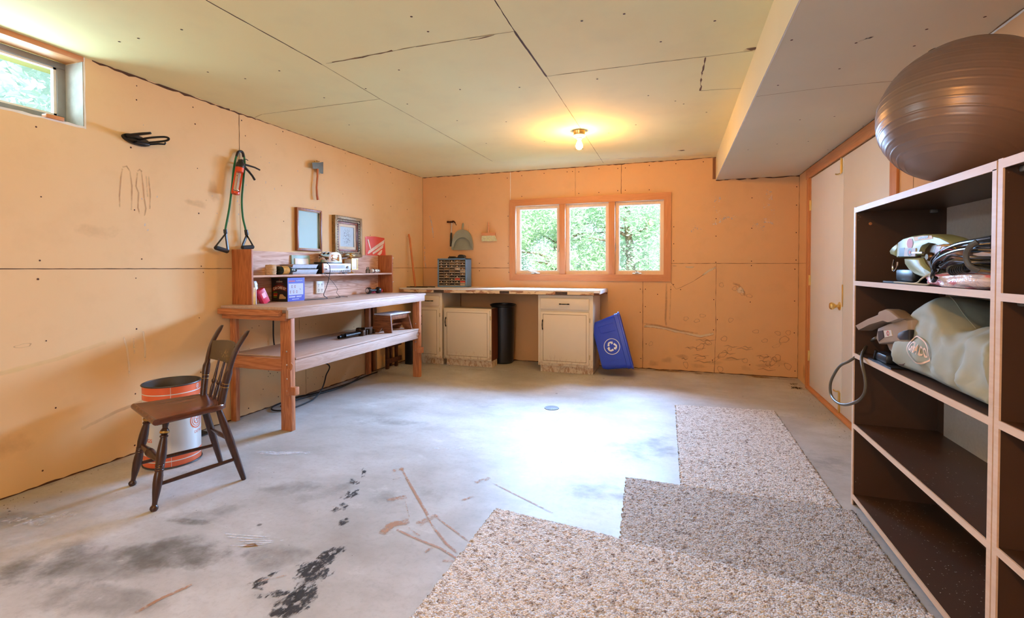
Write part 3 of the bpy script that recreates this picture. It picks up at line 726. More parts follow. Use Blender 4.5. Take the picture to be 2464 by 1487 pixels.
MB().box(-3.31, -2.79, 2.825, 2.872, .445, .538, .003).build('side_stretcher', bench_m['x'], TB)
MB().box(-3.31, -2.78, 4.66, 4.70, .445, .528, .003).build('side_stretcher', bench_m['x'], TB)
for y, sgn in ((2.83, 1), (4.70, 1)):
    mb = MB().box(-2.745, -2.700, y-.012, y, .27, .47).box(-2.745, -2.655, y-.014, y+.028, .275, .335, .004)
    mb.tube([(-2.705, y-.008, .46), (-2.69, y-.008, .475), (-2.685, y-.008, .50), (-2.70, y-.008, .515)], .006, 6)
    mb.build('bracket', bench_m['z'], TB)
    for z in (.50, .395, .305, .60): MB().lathe([(0, .003), (.004, .0025), (.007, 0)], basis((-2.755+.02, y-.012, z), (1, 0, 0), (0, 0, 1), (0, -1, 0)), 10).build('bolt', steel_m, TB)

# ================================================================ hutch shelf on the bench
HU = thing('bench_hutch', 'open plywood shelf hutch standing on the back of the workbench', 'shelf', (-3.25, 3.9, .930))
HX = -3.155
MB().box(-3.357, HX, 2.900, 2.918, .931, 1.370, .001).build('side_panel', hutch_m['z'], HU)
MB().box(-3.357, HX, 4.872, 4.890, .931, 1.370, .001).build('side_panel', hutch_m['z'], HU)
MB().box(-3.357, -3.345, 2.918, 4.872, .931, 1.366).build('back_panel', hutch_m['y'], HU)
MB().box(-3.345, HX, 2.918, 4.872, 1.146, 1.163, .001).build('shelf', hutch_m['y'], HU)
for z in (1.335, 1.052): MB().tube([(HX-.03, 4.890, z), (HX-.03, 4.93, z), (HX-.03, 4.945, z+.004)], [.004, .004, .007], 8).build('hook', whitep_m, HU)
OY = 3.70
cream_m = plain('cream_plate', '#e9e2cf', .35, var=.04)
ot = thing('outlet_plate', 'cream four socket outlet plate on the back panel under the hutch shelf', 'outlet', (-3.345, 3.87, .97))
MB().box(-3.345, -3.325, 3.815, 3.925, .970, 1.092, .003).build('cover_plate', cream_m, ot)
for y in (3.845, 3.892):
    for z in (1.058, 1.005):
        mb = MB().box(-3.325, -3.3235, y-.009, y-.006, z-.006, z+.008).box(-3.325, -3.3235, y+.006, y+.009, z-.006, z+.008).box(-3.325, -3.3235, y-.003, y+.003, z-.018, z-.012); mb.build('socket', black_m, ot)

# things on the hutch shelf -------------------------------------------------
SZ = 1.1635
tw = thing('twine_spool', 'beige spool of twine at the left end of the hutch shelf', 'twine', (-3.22, 3.155, SZ))
prof = []
for k in range(13):
    z = .085*k/12; prof.append((.038+(.004 if k % 2 else .0)+.004*math.sin(PI*k/12), z))
MB().lathe([(.012, 0)]+[(r, z) for r, z in prof]+[(.012, .085)], seg=22).build('twine', plain('jute', '#cfae86', .9, var=.2, scale=60, bump=.6), tw, world=False)
MB().lathe([(.010, .0), (.012, .0), (.012, .087), (.010, .087)], seg=14, cap=False).build('core', plain('cardboard', '#a8835a', .9), tw, world=False)
cb = thing('bottle', 'dark bottle with a gold label lying on its side beside the twine', 'bottle', (-3.20, 3.24, SZ+.037))
bm_ = basis((-3.20, 3.205, SZ+.037), (1, 0, 0), (0, 0, 1), (.25, 1, 0))
MB().lathe([(0, 0), (.032, .001), (.036, .006), (.036, .10), (.030, .12), (.014, .145), (.013, .17), (0, .171)], bm_, 22).build('bottle_body', plain('dark_green_glass', (.012, .02, .016), .12), cb)
MB().lathe([(.0364, .03), (.0366, .03), (.0366, .085), (.0364, .085)], bm_, 22, cap=False).build('bottle_label', plain('gold_label', '#c79a4e', .45, var=.25, scale=40), cb)
tin_m = plain('tinplate', (.55, .60, .66), .22, .9, var=.15, scale=14)
def tray(z, label):
    t = thing('baking_pan', label, 'pan', (-3.24, 3.50, z), group='stacked loaf pans on the hutch shelf')
    hw, hl, h = .075, .155, .043; k = .78
    b = [(-hw*k, -hl*.93, 0), (hw*k, -hl*.93, 0), (hw*k, hl*.93, 0), (-hw*k, hl*.93, 0)]; tp = [(-hw, -hl, h), (hw, -hl, h), (hw, hl, h), (-hw, hl, h)]
    ins = [(x*.96, y*.98, z_+.002) for x, y, z_ in b]; int_ = [(x*.96, y*.98, h) for x, y, z_ in tp]
    mb = MB().add(b+tp+ins+int_, [(3,2,1,0),(0,1,5,4),(1,2,6,5),(2,3,7,6),(3,0,4,7),(8,9,10,11),(9,8,12,13),(10,9,13,14),(11,10,14,15),(8,11,15,12)]+[(4+i, 4+(i+1)%4, 12+(i+1)%4, 12+i) for i in range(4)])
    mb.build('pan_body', tin_m, t, world=False)
    MB().tube([(hw, -hl, h), (hw, hl, h), (-hw, hl, h), (-hw, -hl, h)], .003, 6, closed=True).build('rolled_rim', steel_m, t, world=False)
tray(SZ+.0005, 'dull tin loaf pan on the hutch shelf, lower one of the stacked pair')
tray(SZ+.046, 'dull tin loaf pan on the hutch shelf, upper one of the stacked pair')
sp = thing('switch_plate_package', 'clear package of a white triple switch plate leaning behind the loaf pans', 'package', (-3.33, 3.50, SZ+.001))
Mt = Matrix.Translation((-3.325, 3.62, SZ+.002)) @ Matrix.Rotation(math.radians(-4), 4, 'Y')
MB().box(-.006, .006, -.115, .115, .0, .175, .003, mat=Mt).build('backing_card', plain('teal_card', '#9fc4c4', .4), sp)
MB().box(.006, .016, -.085, .085, .02, .145, .006, mat=Mt).build('switch_plate', whitep_m, sp)
for y in (-.045, 0, .045):
    mb = MB(); mb.box(.016, .019, y-.004, y+.004, .065, .090, mat=Mt); mb.build('switch_slot', grey_m, sp)
# receiver
rv = thing('radio_receiver', 'silver faced stereo receiver with black case on the hutch shelf', 'radio', (-3.24, 3.93, SZ))
MB().box(-3.335, -3.165, 3.71, 4.10, SZ+.012, SZ+.098, .003).build('case', black_m, rv)
MB().box(-3.165, -3.150, 3.715, 4.115, SZ+.012, SZ+.100, .002).build('face_plate', plain('brushed_alu', (.74, .73, .74), .3, .85, var=.06, scale=5), rv)
MB().box(-3.16, -3.149, 3.70, 3.716, SZ+.010, SZ+.102, .002).build('wood_cheek', hutch_m['z'], rv)
MB().box(-3.150, -3.1485, 3.78, 4.03, SZ+.050, SZ+.088).build('dial_window', plain('dial_glass', (.55, .56, .68), .12, .5), rv)
kn = lambda y, z, r: MB().lathe([(r, 0), (r, .010), (r*.8, .013), (0, .013)], basis((-3.150, y, z), (0, 1, 0), (0, 0, 1), (1, 0, 0)), 16).build('knob', grey_m, rv)
kn(4.06, SZ+.066, .013); kn(3.745, SZ+.046, .006)
for k in range(5): kn(3.965+.028*k, SZ+.028, .006)
for k in range(6): MB().box(-3.150, -3.1485, 3.80+.026*k, 3.815+.026*k, SZ+.025, SZ+.030).build('push_button', black_m, rv)
MB().box(-3.150, -3.1485, 3.735, 3.755, SZ+.070, SZ+.076).build('push_button', black_m, rv)
for y in (3.74, 4.06): MB().box(-3.20, -3.17, y-.02, y+.02, SZ, SZ+.012).build('foot', black_m, rv)
# toaster
tz = SZ+.1005
to = thing('toaster', 'rounded chrome toaster standing on top of the silver receiver', 'toaster', (-3.245, 3.86, tz))
poly = []
for k in range(17):
    a = PI*k/16; poly.append((.115*math.cos(a)*(1 if abs(math.cos(a)) < .8 else 1), .055+.055*math.sin(a)))
poly = [(.098, .012), (.099, .03)]+[(.094*math.copysign(abs(math.cos(PI*k/16))**.75, math.cos(PI*k/16)), .045+.068*math.sin(PI*k/16)**.8) for k in range(17)]+[(-.099, .03), (-.098, .012)]
mb = MB().prism(poly, .125, basis((-3.305, 3.915, tz), (0, 1, 0), (0, 0, 1), (1, 0, 0))); mb.build('shell', chrome_m, to)
MB().box(-3.315, -3.17, 3.77, 4.01, tz, tz+.012, .004).build('toaster_base', black_m, to)
MB().box(-3.180, -3.1765, 3.86, 3.97, tz+.025, tz+.088, .001).build('side_plate', chrome_m, to)
for x in (-3.27, -3.22): MB().box(x-.008, x+.008, 3.83, 3.95, tz+.1095, tz+.1135).build('bread_slot', black_m, to)
MB().tube([(-3.245, 3.797, tz+.06), (-3.245, 3.775, tz+.062), (-3.245, 3.770, tz+.048)], .005, 8).build('lever', black_m, to)
cable_m = plain('dark_cord', '#1c1210', .5)
pts = [at(u, v, 'x', x) for u, v, x in [(776,632,-3.17),(787,634,-3.15),(793,640,-3.125),(794,655,-3.12),(790,676,-3.115),(784,695,-3.12),(779,710,-3.10)]]
pts += [Vector((-3.10, 3.70, .9345)), Vector((-3.10, 3.60, .9345)), Vector((-3.12, 3.50, .9345)), Vector((-3.13, 3.44, .9345))]
def smooth(pts, n=6):
    pts = [Vector(p) for p in pts]; out = []
    for i in range(len(pts)-1):
        p0 = pts[max(i-1, 0)]; p1 = pts[i]; p2 = pts[i+1]; p3 = pts[min(i+2, len(pts)-1)]
        for k in range(n):
            t = k/n; out.append(.5*((2*p1)+(-p0+p2)*t+(2*p0-5*p1+4*p2-p3)*t*t+(-p0+3*p1-3*p2+p3)*t**3))
    return out+[pts[-1]]
tag(MB().tube(smooth(pts), .0032, 8).build('power_cord', cable_m), 'thick dark power cord hanging from the toaster over the hutch shelf to the bench top', 'cord')
pts = [at(u, v, 'x', -3.14) for u, v in [(780,658),(787,665),(800,678),(812,695),(810,704)]]+[Vector((-3.10, 3.88, .9345)), Vector((-3.08, 3.80, .934)), Vector((-3.09, 3.70, .934)), Vector((-3.11, 3.62, .934))]
c2 = MB().tube(smooth(pts), .0018, 7).build('speaker_wire', cable_m); tag(c2, 'thin brown wire looping off the hutch shelf beside the thick cord', 'wire')
MB().tube(smooth([(-3.10, 3.82, .937), (-3.09, 3.87, .940), (-3.11, 3.93, .938), (-3.08, 3.97, .934)]), .003, 6).build('wire_knot', cable_m, c2)
# lantern
ln = thing('lantern', 'small brass lantern with milky panes on the hutch shelf right of the receiver', 'lantern', (-3.27, 4.25, SZ))
fr_m = plain('frosted_pane', (.85, .85, .82), .4)
Ml = Matrix.Translation((-3.27, 4.27, SZ))
MB().lathe([(.035, 0), (.036, .006), (.018, .014), (.008, .022), (.008, .038), (.02, .044)], Ml, 18).build('base', brass_m, ln)
MB().box(-3.315, -3.225, 4.225, 4.315, SZ+.046, SZ+.150, .004).build('pane_box', fr_m, ln)
mb = MB()
for x in (-3.317, -3.223):
    for y in (4.223, 4.317): mb.box(x-.004, x+.004, y-.004, y+.004, SZ+.042, SZ+.156)
mb.box(-3.322, -3.218, 4.218, 4.322, SZ+.040, SZ+.047).box(-3.322, -3.218, 4.218, 4.322, SZ+.150, SZ+.157)
mb.build('brass_frame', brass_m, ln)
MB().lathe([(.04, .157), (.03, .165), (.012, .170), (.012, .180), (.045, .184), (.045, .190), (.014, .194), (.010, .205), (.038, .208), (.032, .216), (0, .217)], Ml, 20).build('crown', brass_m, ln)
bk = MB().box(-3.335, -3.325, 4.17, 4.235, SZ+.001, SZ+.150, .003).box(-3.325, -3.32, 4.182, 4.224, SZ+.02, SZ+.132).build('small_frame', [bench_m['z']]); tag(bk, 'small brown framed card leaning on the hutch back left of the lantern', 'frame')
# jar, foil tube
jr = thing('glass_jar', 'small clear glass jar with stopper on the hutch shelf', 'jar', (-3.20, 4.47, SZ+.0005))
MB().lathe([(0, 0), (.022, 0), (.024, .004), (.024, .035), (.015, .044), (.015, .050), (.0125, .050), (.0125, .044), (.0215, .034), (.0215, .004), (0, .003)], seg=20).build('jar_body', jar_m, jr, world=False)
MB().lathe([(.009, .048), (.013, .052), (.015, .060), (.010, .068), (0, .070)], seg=16).build('stopper', jar_m, jr, world=False)
ft = thing('foil_tube', 'crumpled silver foil can lying on the hutch shelf beside the glass jar', 'can', (-3.20, 4.60, SZ+.024))
fm = basis((-3.20, 4.53, SZ+.0245), (1, 0, 0), (0, 0, 1), (0, 1, 0))
MB().lathe([(0, 0), (.020, 0), (.0235, .01), (.022, .03), (.024, .05), (.022, .09), (.0235, .115), (.021, .125), (0, .126)], fm, 14).build('foil_body', plain('foil', (.75, .76, .8), .22, 1, var=.3, scale=50, bump=1.0), ft)
MB().lathe([(.0245, .030), (.0255, .032), (.0255, .044), (.0245, .046)], fm, 14, cap=False).build('dark_band', plain('dark_red_band', '#4a1a14', .5), ft)
MB().lathe([(.020, .126), (.022, .130), (.018, .150), (.006, .156), (0, .156)], fm, 14).build('clear_cap', jar_m, ft)

# things under the hutch shelf, on the bench top --------------------------------
BZ = .9305
n = NT('carton_black'); n.color(n.mix(n.noise(20, 3), (.010, .010, .010), (.03, .026, .022))); n.set(Roughness=.35); carton_k = n.m
brown_card = plain('brown_card', '#8a6a3c', .8, var=.1)
kx = thing('car_care_box', 'open carton under the hutch shelf, black car care kit end and blue printed side', 'box', (-3.25, 3.38, BZ))
bx0, bx1, by0, by1, bz1 = -3.335, -3.160, 3.275, 3.475, BZ+.205
mb = MB().box(bx0, bx1-.003, by0, by0+.003, BZ, bz1).box(bx0, bx1-.003, by1-.003, by1, BZ, bz1).box(bx0, bx0+.003, by0+.003, by1-.003, BZ, bz1).box(bx0+.003, bx1-.003, by0+.003, by1-.003, BZ, BZ+.003)
mb.build('carton', carton_k, kx)
MB().add([(bx0, by0, bz1), (bx1, by0, bz1), (bx1-.01, by0-.035, bz1+.006), (bx0+.01, by0-.035, bz1+.006), (bx0, by0, bz1-.001), (bx1, by0, bz1-.001), (bx1-.01, by0-.035, bz1+.005), (bx0+.01, by0-.035, bz1+.005)], [(0,1,2,3),(7,6,5,4),(0,3,7,4),(1,5,6,2),(2,6,7,3)]).build('flap', brown_card, kx)
MY = basis(((bx0+bx1)/2, by0-.0006, BZ+.10), (1, 0, 0), (0, 0, 1), (0, -1, 0))
ltr_w = plain('print_cream', '#e8dcc0', .5); ltr_r = plain('print_red', '#c8321e', .5); ltr_g = plain('print_green', '#5f8a2a', .5); ltr_o = plain('print_orange', '#d98a2a', .5)
def arcf(R):
    def f(p): a = p.x/R; return MY @ Vector((math.sin(a)*(R+p.y), math.cos(a)*(R+p.y)-R+.020, .0006))
    return f
n_ = 20; ar = [(.078*math.cos(PI*.5*(1-k/n_*2)+0) if 0 else -.078+.156*k/n_, .018+.030*math.sin(PI*k/n_)) for k in range(n_+1)]
MB().prism([(-.078, -.014)]+ar+[(.078, -.014), (.04, -.001), (0, .004), (-.04, -.001)], .0003, MY).build('banner_print', plain('print_brown', '#7a2a12', .5), kx)
text_mb('CAR CARE KIT', .031, None, squeeze=.70, bold=.0008, fn=arcf(.16)).build('lettering', ltr_w, kx)
text_mb('LEGEND', .018, MY @ Matrix.Translation((.0, .072, .0004))).build('lettering', ltr_w, kx)
MB().prism([(-.004, .085), (.002, .096), (.004, .085), (0, .081)], .0003, MY).build('flame_print', ltr_r, kx)
MB().prism([(-.045, .056), (.045, .056), (.045, .0575), (-.045, .0575)], .0003, MY).build('small_print', ltr_r, kx)
for w_, y, c_ in [(.04, -.026, ltr_g), (.044, -.040, ltr_r), (.04, -.054, ltr_o), (.036, -.068, ltr_g)]: MB().prism([(-.066, y), (-.066+w_, y), (-.066+w_, y+.010), (-.066, y+.010)], .0003, MY).build('colour_bar', c_, kx)
MB().prism([(-.006, -.068), (.004, -.038), (.032, -.036), (.052, -.054), (.068, -.060), (.068, -.076), (-.004, -.078)], .0003, MY).build('van_picture', plain('print_tan', '#c9a46a', .5), kx)
c0 = Vector((bx1, by0, BZ)); c1 = Vector((bx1, by1, BZ)); dd = (c1-c0); dn = dd.normalized(); nn = Vector((dn.y, -dn.x, 0))
Mb = basis(c0, dn, (0, 0, 1), nn); WL = dd.length; HH = .205
MB().box(0, WL, 0, HH, -.003, 0.0005, mat=Mb).build('blue_side', plain('carton_blue', '#3b3fae', .4, var=.12), kx)
MB().prism([(.012, .055), (WL-.018, .055), (WL-.018, .155), (.012, .155)], .0009, Mb).build('front_panel', plain('panel_lilac', '#b4bae0', .5, var=.04), kx)
for x, y in ((.05, .128), (.085, .128), (.032, .082), (.068, .082), (.105, .082)):
    q = MB().prism([(x-.006, y-.011), (x+.006, y-.011), (x+.006, y+.011), (x-.006, y+.011)], .0014, Mb).build('switch_picture', plain('print_maroon', '#6a2f3a', .5), kx)
    MB().prism([(x-.002, y-.006), (x+.002, y-.006), (x+.002, y+.006), (x-.002, y+.006)], .0018, Mb).build('toggle', whitep_m, q)
MB().prism([(.135, .104), (.151, .096), (.157, .102), (.141, .112)], .0014, Mb).build('adapter_picture', grey_m, kx)
MB().prism([(.015, .172), (.085, .172), (.085, .180), (.015, .180)], .0009, Mb).build('red_print', ltr_r, kx)
text_mb('PLATINUM', .015, Mb @ Matrix.Translation((.135, .178, .0009))).build('lettering', whitep_m, kx)
for x0, x1, y in ((.015, .09, .042), (.015, .085, .034), (.10, .165, .042), (.10, .16, .034), (.05, .13, .016)): MB().prism([(x0, y), (x1, y), (x1, y+.003), (x0, y+.003)], .0009, Mb).build('small_print', whitep_m, kx)
# foil-topped packages at the hutch's left end
pk = thing('yellow_package', 'yellow and white carton squeezed in the left corner of the hutch', 'package', (-3.2, 2.94, BZ))
MB().box(-3.27, -3.175, 2.921, 2.955, BZ, BZ+.135, .002).build('carton', plain('yellow_card', '#d8a52a', .5, var=.3, scale=30), pk)
MB().box(-3.27, -3.172, 2.955, 2.962, BZ, BZ+.125, .001).build('white_edge', whitep_m, pk)
rp = thing('red_package', 'tilted pink and red leaflet package leaning left of the black carton', 'package', (-3.19, 3.02, BZ))
Mr = Matrix.Translation((-3.175, 3.085, BZ+.010)) @ Matrix.Rotation(math.radians(28), 4, 'X')
MB().box(-.045, .0, -.045, .02, 0, .125, .002, mat=Mr).build('card', plain('pink_red_card', '#c92a4a', .45, var=.2, scale=18), rp)
MB().box(.0002, .0012, -.030, .005, .05, .095, mat=Mr).build('label_patch', plain('pale_pink', '#f0b8c8', .5), rp)
fo = thing('foil_pack', 'shiny silver foil roll standing above the yellow package in the hutch', 'foil', (-3.24, 2.99, BZ))
MB().lathe([(0, 0), (.026, 0), (.028, .02), (.026, .08), (.030, .12), (.028, .16), (.018, .185), (0, .187)], Matrix.Translation((-3.235, 2.995, BZ+.0005)), 12).build('roll', MATS['foil'], fo)
# dumbbells
def dumbbell(name, cx, cy, z, L, r, ang, m1, m2, label):
    t = thing('dumbbell', label, 'dumbbell', (cx, cy, z-r))
    d = Vector((math.sin(ang), math.cos(ang), 0)); M_ = basis(Vector((cx, cy, z))-d*L/2, d.cross(Vector((0, 0, 1))), (0, 0, 1), d)
    MB().lathe([(.012, .02), (.014, L*.5), (.012, L-.02)], M_, 14).build('grip', m1, t)
    for e, f in ((0, 1), (L, -1)):
        M2 = basis(M_ @ Vector((0, 0, e)), M_.to_3x3() @ Vector((f, 0, 0)), (0, 0, 1), M_.to_3x3() @ Vector((0, 0, f)))
        MB().lathe([(r*.72, .0), (r*.9, .002), (r, .010), (r, .034), (r*.8, .042), (.012, .048)], M2, 8 if 0 else 20).build('weight', m1, t)
        MB().lathe([(0, -.0015), (r*.62, -.0015), (r*.72, .0005)], M2, 20).build('end_cap', m2, t)
dumbbell('d', -3.22, 4.60, BZ+.037, .19, .0365, math.radians(10), black_m, steel_m, 'black dumbbell with silver end caps on the bench under the hutch shelf')
dumbbell('d', -3.28, 4.75, BZ+.023, .15, .0225, math.radians(12), plain('pink_vinyl', '#e0507a', .4), plain('pink_light', '#f090b0', .4), 'small pink dumbbell beside the black one in the right corner of the hutch')

# ================================================================ left wall items
# wall rack
rk = thing('wall_rack', 'black metal folding rack screwed to the left wall below the high window', 'rack', (XL, 2.16, 2.04))
poly = [(-.075 + .0, 0)]; poly = [(.085*math.cos(a)*1.0, .032*math.sin(a)) for a in [2*PI*k/24 for k in range(24)]]
MB().prism(poly, .02, basis((XL, 2.19, 2.060), (0, 1, -.12), (0, .12, 1), (1, 0, 0))).build('back_plate', blackiron_m, rk)
MB().tube([(XL+.02, 2.13, 2.073), (XL+.10, 2.16, 2.085), (XL+.16, 2.18, 2.090)], [.012, .010, .008], 8).build('arm', blackiron_m, rk)
MB().tube(smooth([(XL+.02, 2.20, 2.066), (XL+.10, 2.22, 2.076), (XL+.17, 2.26, 2.085), (XL+.19, 2.275, 2.075), (XL+.16, 2.27, 2.062), (XL+.06, 2.24, 2.052)]), .007, 8).build('loop_arm', blackiron_m, rk)
MB().tube([(XL+.02, 2.24, 2.045), (XL+.05, 2.30, 2.060), (XL+.06, 2.34, 2.066), (XL+.06, 2.345, 2.078)], [.009, .007, .006, .006], 8).build('hook_arm', blackiron_m, rk)
MB().box(XL+.0, XL+.05, 2.17, 2.25, 2.035, 2.05, .004).build('hinge_block', blackiron_m, rk)

# resistance band
def P(u, v, off): return at(u, v, 'x', XL+off)
bd = thing('resistance_band', 'green resistance band with two black handles hanging on the left wall', 'exercise band', (XL, 2.95, 1.37))
grn = plain('green_rubber', '#0e6b3c', .5, bump=.8, scale=30)
pts = [P(u, v, o) for u, v, o in [(542,557,.04),(543,548,.037),(552,500,.03),(558,450,.03),(562,410,.028),(568,378,.022),(576,364,.02),(585,368,.022),(589,395,.028),(586,430,.03),(582,480,.03),(584,520,.035),(590,548,.043),(592,557,.045)]]
MB().tube(smooth(pts, 8), .0075, 8).build('tube', grn, bd)
MB().tube(smooth([P(569,376,.024),P(573,366,.024),P(579,364,.024),P(584,368,.024),P(586,378,.024)], 6), .0095, 8).build('dark_sleeve', cable_m, bd)
for (a, b, c, e, o) in [((542,552),(543,562),(517,595),(549,605),.04), ((592,553),(594,566),(582,596),(610,594),.045)]:
    A = P(*a, o); B_ = P(*b, o); C1 = P(*c, o); C2 = P(*e, o+.01)
    MB().tube([A, B_], .014, 12).build('clamp', black_m, bd)
    MB().tube([B_, C1], .009, 6, squash=(1.3, .35)).tube([B_, C2], .009, 6, squash=(1.3, .35)).build('strap', black_m, bd)
    MB().tube([C1, C1.lerp(C2, .06), C1.lerp(C2, .94), C2], [.012, .017, .017, .012], 14).build('handle_grip', plain('foam_black', (.02, .02, .022), .8), bd)
# caulk gun
cg = thing('caulking_gun', 'orange caulking gun with black handles hanging over the green band', 'caulking gun', (XL, 2.96, 1.80))
o_ = .065; or_m = plain('orange_metal', '#e0481c', .35)
A = P(577,404,o_); B_ = P(566,468,o_); ax = (B_-A).normalized(); L = (B_-A).length
Mg = basis(A, (ax.cross(Vector((1, 0, 0)))).normalized(), ax.cross((ax.cross(Vector((1, 0, 0)))).normalized()), ax)
MB().lathe([(.030, 0), (.031, .0), (.031, .035), (.030, .035)], Mg, 24, cap=True).build('front_ring', or_m, cg)
MB().lathe([(.010, L-.003), (.028, L-.003), (.030, L-.02), (.028, L-.02), (.026, L-.005)], Mg, 24, cap=False).build('end_cup', or_m, cg)
mb = MB()
for th0 in (.2, PI+.1):
    vs = []; n_ = 8
    for z in (.03, L-.01):
        for r_ in (.0305, .029):
            for k in range(n_+1):
                a = th0-.38+.76*k/n_; vs.append(Mg @ Vector((r_*math.cos(a), r_*math.sin(a), z)))
    q = n_+1; fs = []
    for k in range(n_): fs += [(k, k+1, 2*q+k+1, 2*q+k), (q+k, q+k+1, 3*q+k+1, 3*q+k)]
    mb.add(vs, fs)
mb.build('side_rail', or_m, cg)
MB().tube([Mg @ Vector((0, 0, -.03)), Mg @ Vector((0, 0, L-.03))], .004, 8).lathe([(.0, 0), (.024, 0), (.024, .004), (0, .004)], Mg @ Matrix.Translation((0, 0, L-.035)), 18).build('plunger', steel_m, cg)
MB().lathe([(0, -.055), (.020, -.052), (.030, -.035), (.032, -.01), (.031, .002), (0, .004)], Mg, 16).box(-.012, .012, -.02, .02, -.07, 0, .004, mat=Mg).build('trigger_housing', black_m, cg)
MB().tube([P(582,394,o_), P(600,399,o_), P(613,403,o_+.01), P(625,409,o_+.01)], [.010, .008, .007, .007], 8).build('trigger', black_m, cg)
MB().tube([P(588,402,o_), P(598,412,o_), P(607,423,o_+.01), P(613,433,o_+.01)], [.011, .009, .008, .009], 8).build('handle', black_m, cg)
MB().tube([P(583,385,o_), P(592,383,o_), P(597,386,o_)], .003, 6).build('release_tab', blackiron_m, cg)
# hatchet
hc = thing('hatchet', 'small hatchet with a wooden handle hanging on the left wall above the frames', 'hatchet', (XL, 3.88, 1.90))
pts = [P(764,405,.03), P(764,425,.03), P(762,450,.032), P(763,470,.034), P(765,481,.034)]
MB().tube(pts, [.013, .011, .011, .013, .015], 12, squash=(1.0, .7)).build('handle', wood('hatchet_handle', '#8a3a14', '#cc7636', 'z', .4), hc)
hd = [(751,391),(770,391),(776,390),(776,418),(772,416),(768,406),(753,406)]
b0 = [P(u, v, .020) for u, v in hd]; b1 = [P(u, v, .044) for u, v in hd]
for i in (2, 3, 4): b0[i] = b0[i]+Vector((.010, 0, 0)); b1[i] = b1[i]-Vector((.010, 0, 0))
n_ = len(hd)
MB().add(b0+b1, [list(range(n_))[::-1], list(range(n_, 2*n_))]+[(i, (i+1) % n_, n_+(i+1) % n_, n_+i) for i in range(n_)]).build('head', plain('worn_steel', '#6f6c5e', .45, .8, var=.25), hc)
MB().tube([P(757,388,0), P(757,389,.05)], .0025, 6).tube([P(768,388,0), P(768,389,.05)], .0025, 6).build('nail', blackiron_m, hc)
# frames
def frame(name, y0, y1, z0, z1, cwid, dep, mats, label):
    t = thing(name, label, 'picture frame', (XL, (y0+y1)/2, z0))
    for (a, b) in cwid: pass
    return t
def rect_ring(mb, y0, y1, z0, z1, w_, x0, x1, m=0):
    mb.box(x0, x1, y0, y0+w_, z0, z1, .002, m).box(x0, x1, y1-w_, y1, z0, z1, .002, m).box(x0, x1, y0+w_, y1-w_, z0, z0+w_, .002, m).box(x0, x1, y0+w_, y1-w_, z1-w_, z1, .002, m)
t = thing('picture_frame', 'plain brown wooden frame holding a blank pale sheet, left of the ornate frame', 'picture frame', (XL, 3.73, 1.385))
mb = MB(); rect_ring(mb, 3.575, 3.905, 1.385, 1.788, .018, XL, XL+.032); mb.build('frame', wood('frame_wood', '#5c2408', '#b06a30', 'z', .4), t)
mb = MB(); rect_ring(mb, 3.593, 3.887, 1.403, 1.770, .008, XL, XL+.026); mb.build('inner_lip', plain('frame_gilt', '#b98f5e', .4), t)
MB().box(XL+.004, XL+.010, 3.595, 3.885, 1.405, 1.768).build('blank_sheet', plain('pale_sheet', '#9fbcb4', .5, var=.05, scale=3), t)
t = thing('picture_frame', 'ornate carved gold frame with a faded flower print, right of the plain frame', 'picture frame', (XL, 4.31, 1.37))
gold = plain('old_gold', '#8a6a3a', .45, .3, var=.35, scale=40)
mb = MB(); rect_ring(mb, 4.085, 4.535, 1.340, 1.770, .034, XL, XL+.042); mb.build('outer_frame', gold, t)
mb = MB(); rect_ring(mb, 4.119, 4.501, 1.374, 1.736, .026, XL, XL+.034)
for k in range(14):
    for zz, hor in ((1.723, 1), (1.387, 1)): mb.ell((XL+.035, 4.14+.0262*k, zz), .004, .009, .007, 8, 5, m=1)
for k in range(13):
    for yy in (4.132, 4.488): mb.ell((XL+.035, yy, 1.40+.0262*k), .004, .007, .009, 8, 5, m=1)
mb.build('carved_band', [plain('carved_dark', '#4f3b26', .5), plain('carved_light', '#c4b08a', .4, .3)], t)
mb = MB(); rect_ring(mb, 4.145, 4.475, 1.400, 1.710, .020, XL, XL+.026); mb.build('inner_frame', wood('frame_inner', '#6a2c0c', '#b06a30', 'z', .4), t)
mb = MB(); rect_ring(mb, 4.165, 4.455, 1.420, 1.690, .030, XL, XL+.018); mb.build('linen_mat', plain('linen', '#d8cdb8', .8), t)
n = NT('flower_print'); vo = n.node('ShaderNodeTexVoronoi'); n.l.new(n.obj(), vo.inputs['Vector']); vo.inputs['Scale'].default_value = 60
gr = n.node('ShaderNodeVectorMath', operation='LENGTH'); mp = n.map((1, 9, 6.5), src=n.obj()); n.l.new(mp, gr.inputs[0])
msk = n.math('MULTIPLY', n.ramp(gr.outputs['Value'], [(.35, 1), (.75, 0)]), n.ramp(vo.outputs['Distance'], [(.2, 1), (.5, 0)]))
n.color(n.mix(msk, '#a9bcc4', '#4a4550')); n.set(Roughness=.5)
pr_ = MB().box(-.002, .002, -.115, .115, -.105, .105); po = pr_.build('flower_print', n.m, t, world=False); po.location = (.008, 0, .185)
